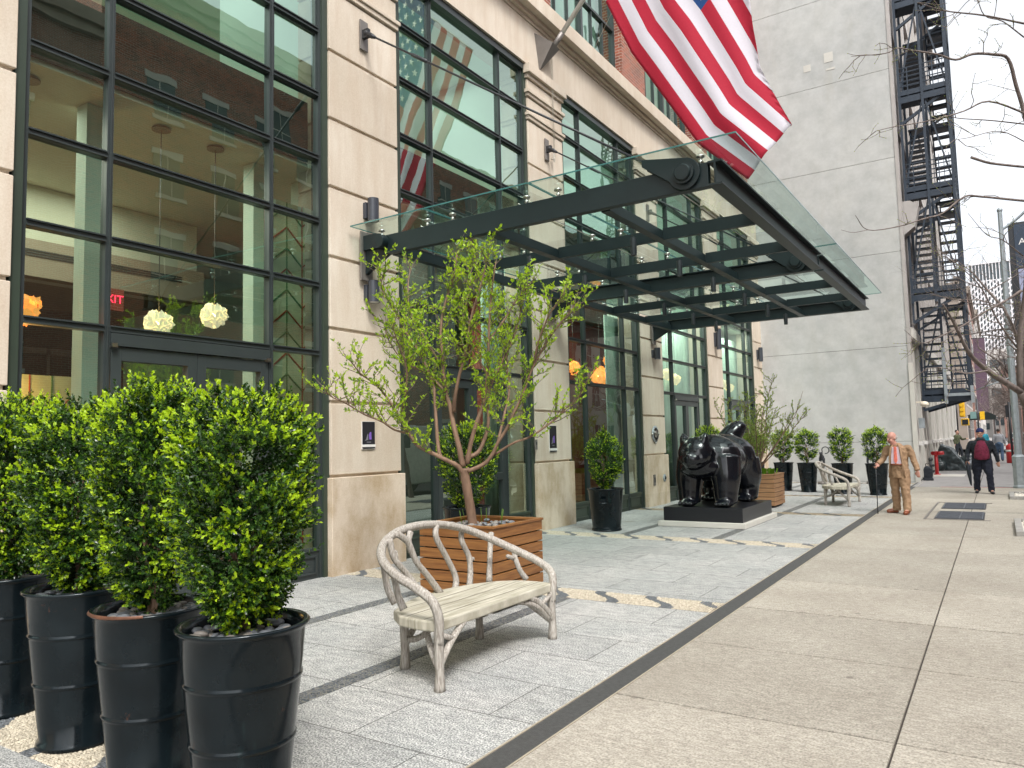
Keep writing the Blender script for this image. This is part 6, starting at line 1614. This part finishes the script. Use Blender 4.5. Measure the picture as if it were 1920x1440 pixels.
for i, (x, y, c) in enumerate(((4.6,64,'red'),(1.9,95,'vehicle'),(3.9,110,'galv'),(2.1,122,'vehicle'))):
    car('parked_car', ['red car crossing the avenue','pale car parked past the avenue','grey car in the distant lane','distant pale car by the far kerb'][i], (x,y,-.15), R(90), M[c], cat='car')
# vertical banners
M['banner'] = simple('purple_brown_banner', (.10,.06,.09), .7)
t = thing('street_banner', 'dark vertical banner hanging on the dark brick building', 'banner', (-1.9,108,9)); b = MB(); b.box(0,1.25,-.05,.05,-5,4); b.build('cloth', M['banner'], t); b = MB(); b.tube([(-.25,0,4.05),(1.35,0,4.05)], .05, 6); b.build('rod', M['blackmetal'], t)
# white lattice tower
TW = thing('lattice_tower', 'white lattice faced office tower with dark glazed crown far down the street', 'building', (1,250,0))
b = MB(); b.box(-4.6,7.0,250,262,0,44.2); b.build('body', M['win2'], TW, True)
M['lat'] = simple('white_lattice', (.72,.70,.72), .7, var=.04, scale=.1)
b = MB(); n = 15; w = 11.6/n
for k in range(n+1): b.box(-4.6+k*w-.16,-4.6+k*w+.16,249.7,250,0,44.2)
for k in range(n):
    for q in range(27):
        z = q*1.64 + (.82 if k % 2 else 0); x = -4.6+k*w
        b.add([(x+.16,249.72,z),(x+w-.16,249.72,z+.45),(x+w-.16,249.72,z+.95),(x+.16,249.72,z+.5),(x+.16,250,z),(x+w-.16,250,z+.45),(x+w-.16,250,z+.95),(x+.16,250,z+.5)], [(0,1,2,3),(7,6,5,4),(0,4,5,1),(3,2,6,7)])
b.box(6.8,7.3,249.6,262.1,0,44.3); b.build('lattice', M['lat'], TW, True)
b = MB(); b.box(-4.2,6.6,250.3,261,44.3,49.2); b.build('crown', M['win2'], TW, True)
b = MB()
for k in range(14): b.box(-4.2+k*.82,-4.0+k*.82,250.05,250.3,44.3,49.2)
b.box(-4.7,7.1,250.0,262,44.2,44.4); b.box(-4.3,6.7,250.0,261.2,49.2,49.5); b.build('crown_fins', M['lat'], TW, True)
# framed advertising banner high on the right
t = thing('advertising_banner', 'tall dark framed banner sign with white lettering at right edge', 'banner', (2.42,62,4.8)); 
b = MB(); b.box(-.95,1.6,-.12,.12,0,11.2); b.build('frame', M['blackmetal'], t)
b = MB(); M['bann2'] = simple('pale_blue_banner', (.32,.35,.5), .6, var=.15, scale=.3); b.box(-.52,1.5,-.14,-.12,.2,7.9); b.build('lower_panel', M['bann2'], t)
b = MB(); M['bann3'] = simple('navy_banner', (.02,.035,.06), .4); b.box(-.62,1.5,-.16,-.12,8.0,11.05); b.build('upper_panel', M['bann3'], t)
textmesh('lettering', 'AF I/F', .62, M['white'], t, (.35,-.17,9.8), (R(90),0,0), .005)
b = MB(); b.box(1.6,2.2,-.2,.4,-5.1,11.2); b.build('support_column', M['galv'], t)

# ------------------------------------------------------------------ light, sky, camera
w = bpy.data.worlds.new('World'); sc.world = w; w.use_nodes = True; N, L = w.node_tree.nodes, w.node_tree.links
bg = N['Background']; sky = N.new('ShaderNodeTexSky'); sky.sky_type = 'NISHITA'; sky.sun_disc = False
EL, AZ = 52, 128          # sun elevation, compass style azimuth from +Y towards +X
sky.sun_elevation = R(EL); sky.sun_rotation = R(AZ); sky.altitude = 0; sky.air_density = 1; sky.dust_density = 3; sky.ozone_density = 1
hs = N.new('ShaderNodeHueSaturation'); hs.inputs['Saturation'].default_value = .10; hs.inputs['Value'].default_value = 1.3
L.new(sky.outputs[0], hs.inputs['Color'])
tc = N.new('ShaderNodeTexCoord'); nz = N.new('ShaderNodeTexNoise'); nz.inputs['Scale'].default_value = 2.2; nz.inputs['Detail'].default_value = 5
L.new(tc.outputs['Generated'], nz.inputs['Vector'])
cr = ramp(N, L, nz.outputs[0], [(.35,(.85,.88,.93)),(.6,(1.25,1.25,1.24))])
L.new(mixc(N, L, 1., hs.outputs[0], cr, 'MULTIPLY'), bg.inputs[0]); bg.inputs[1].default_value = .15
sl = bpy.data.lights.new('sun', 'SUN'); sl.energy = 1.5; sl.angle = R(14); sl.color = (1,.95,.88)
so = bpy.data.objects.new('sun', sl); COL.objects.link(so)
dirv = Vector((math.sin(R(AZ))*math.cos(R(EL)), math.cos(R(AZ))*math.cos(R(EL)), math.sin(R(EL))))
so.rotation_euler = dirv.to_track_quat('Z','Y').to_euler(); so.location = dirv*40
cd = bpy.data.cameras.new('camera'); cd.sensor_fit = 'HORIZONTAL'; cd.sensor_width = 36; cd.lens = 1400/1920*36; cd.clip_end = 3000; cd.clip_start = .05
co = bpy.data.objects.new('camera', cd); COL.objects.link(co); co.location = CAMP
co.rotation_euler = Matrix(((_r.x,_u.x,-_F.x),(_r.y,_u.y,-_F.y),(_r.z,_u.z,-_F.z))).to_euler()
sc.camera = co
sc.view_settings.view_transform = 'Standard'; sc.view_settings.look = 'None'; sc.view_settings.gamma = 1; sc.view_settings.exposure = .80
sc.cycles.max_bounces = 10; sc.cycles.transparent_max_bounces = 16; sc.cycles.diffuse_bounces = 3; sc.cycles.glossy_bounces = 4
sc.cycles.caustics_reflective = False; sc.cycles.caustics_refractive = False; sc.cycles.sample_clamp_indirect = 4
sc.cycles.use_denoising = True
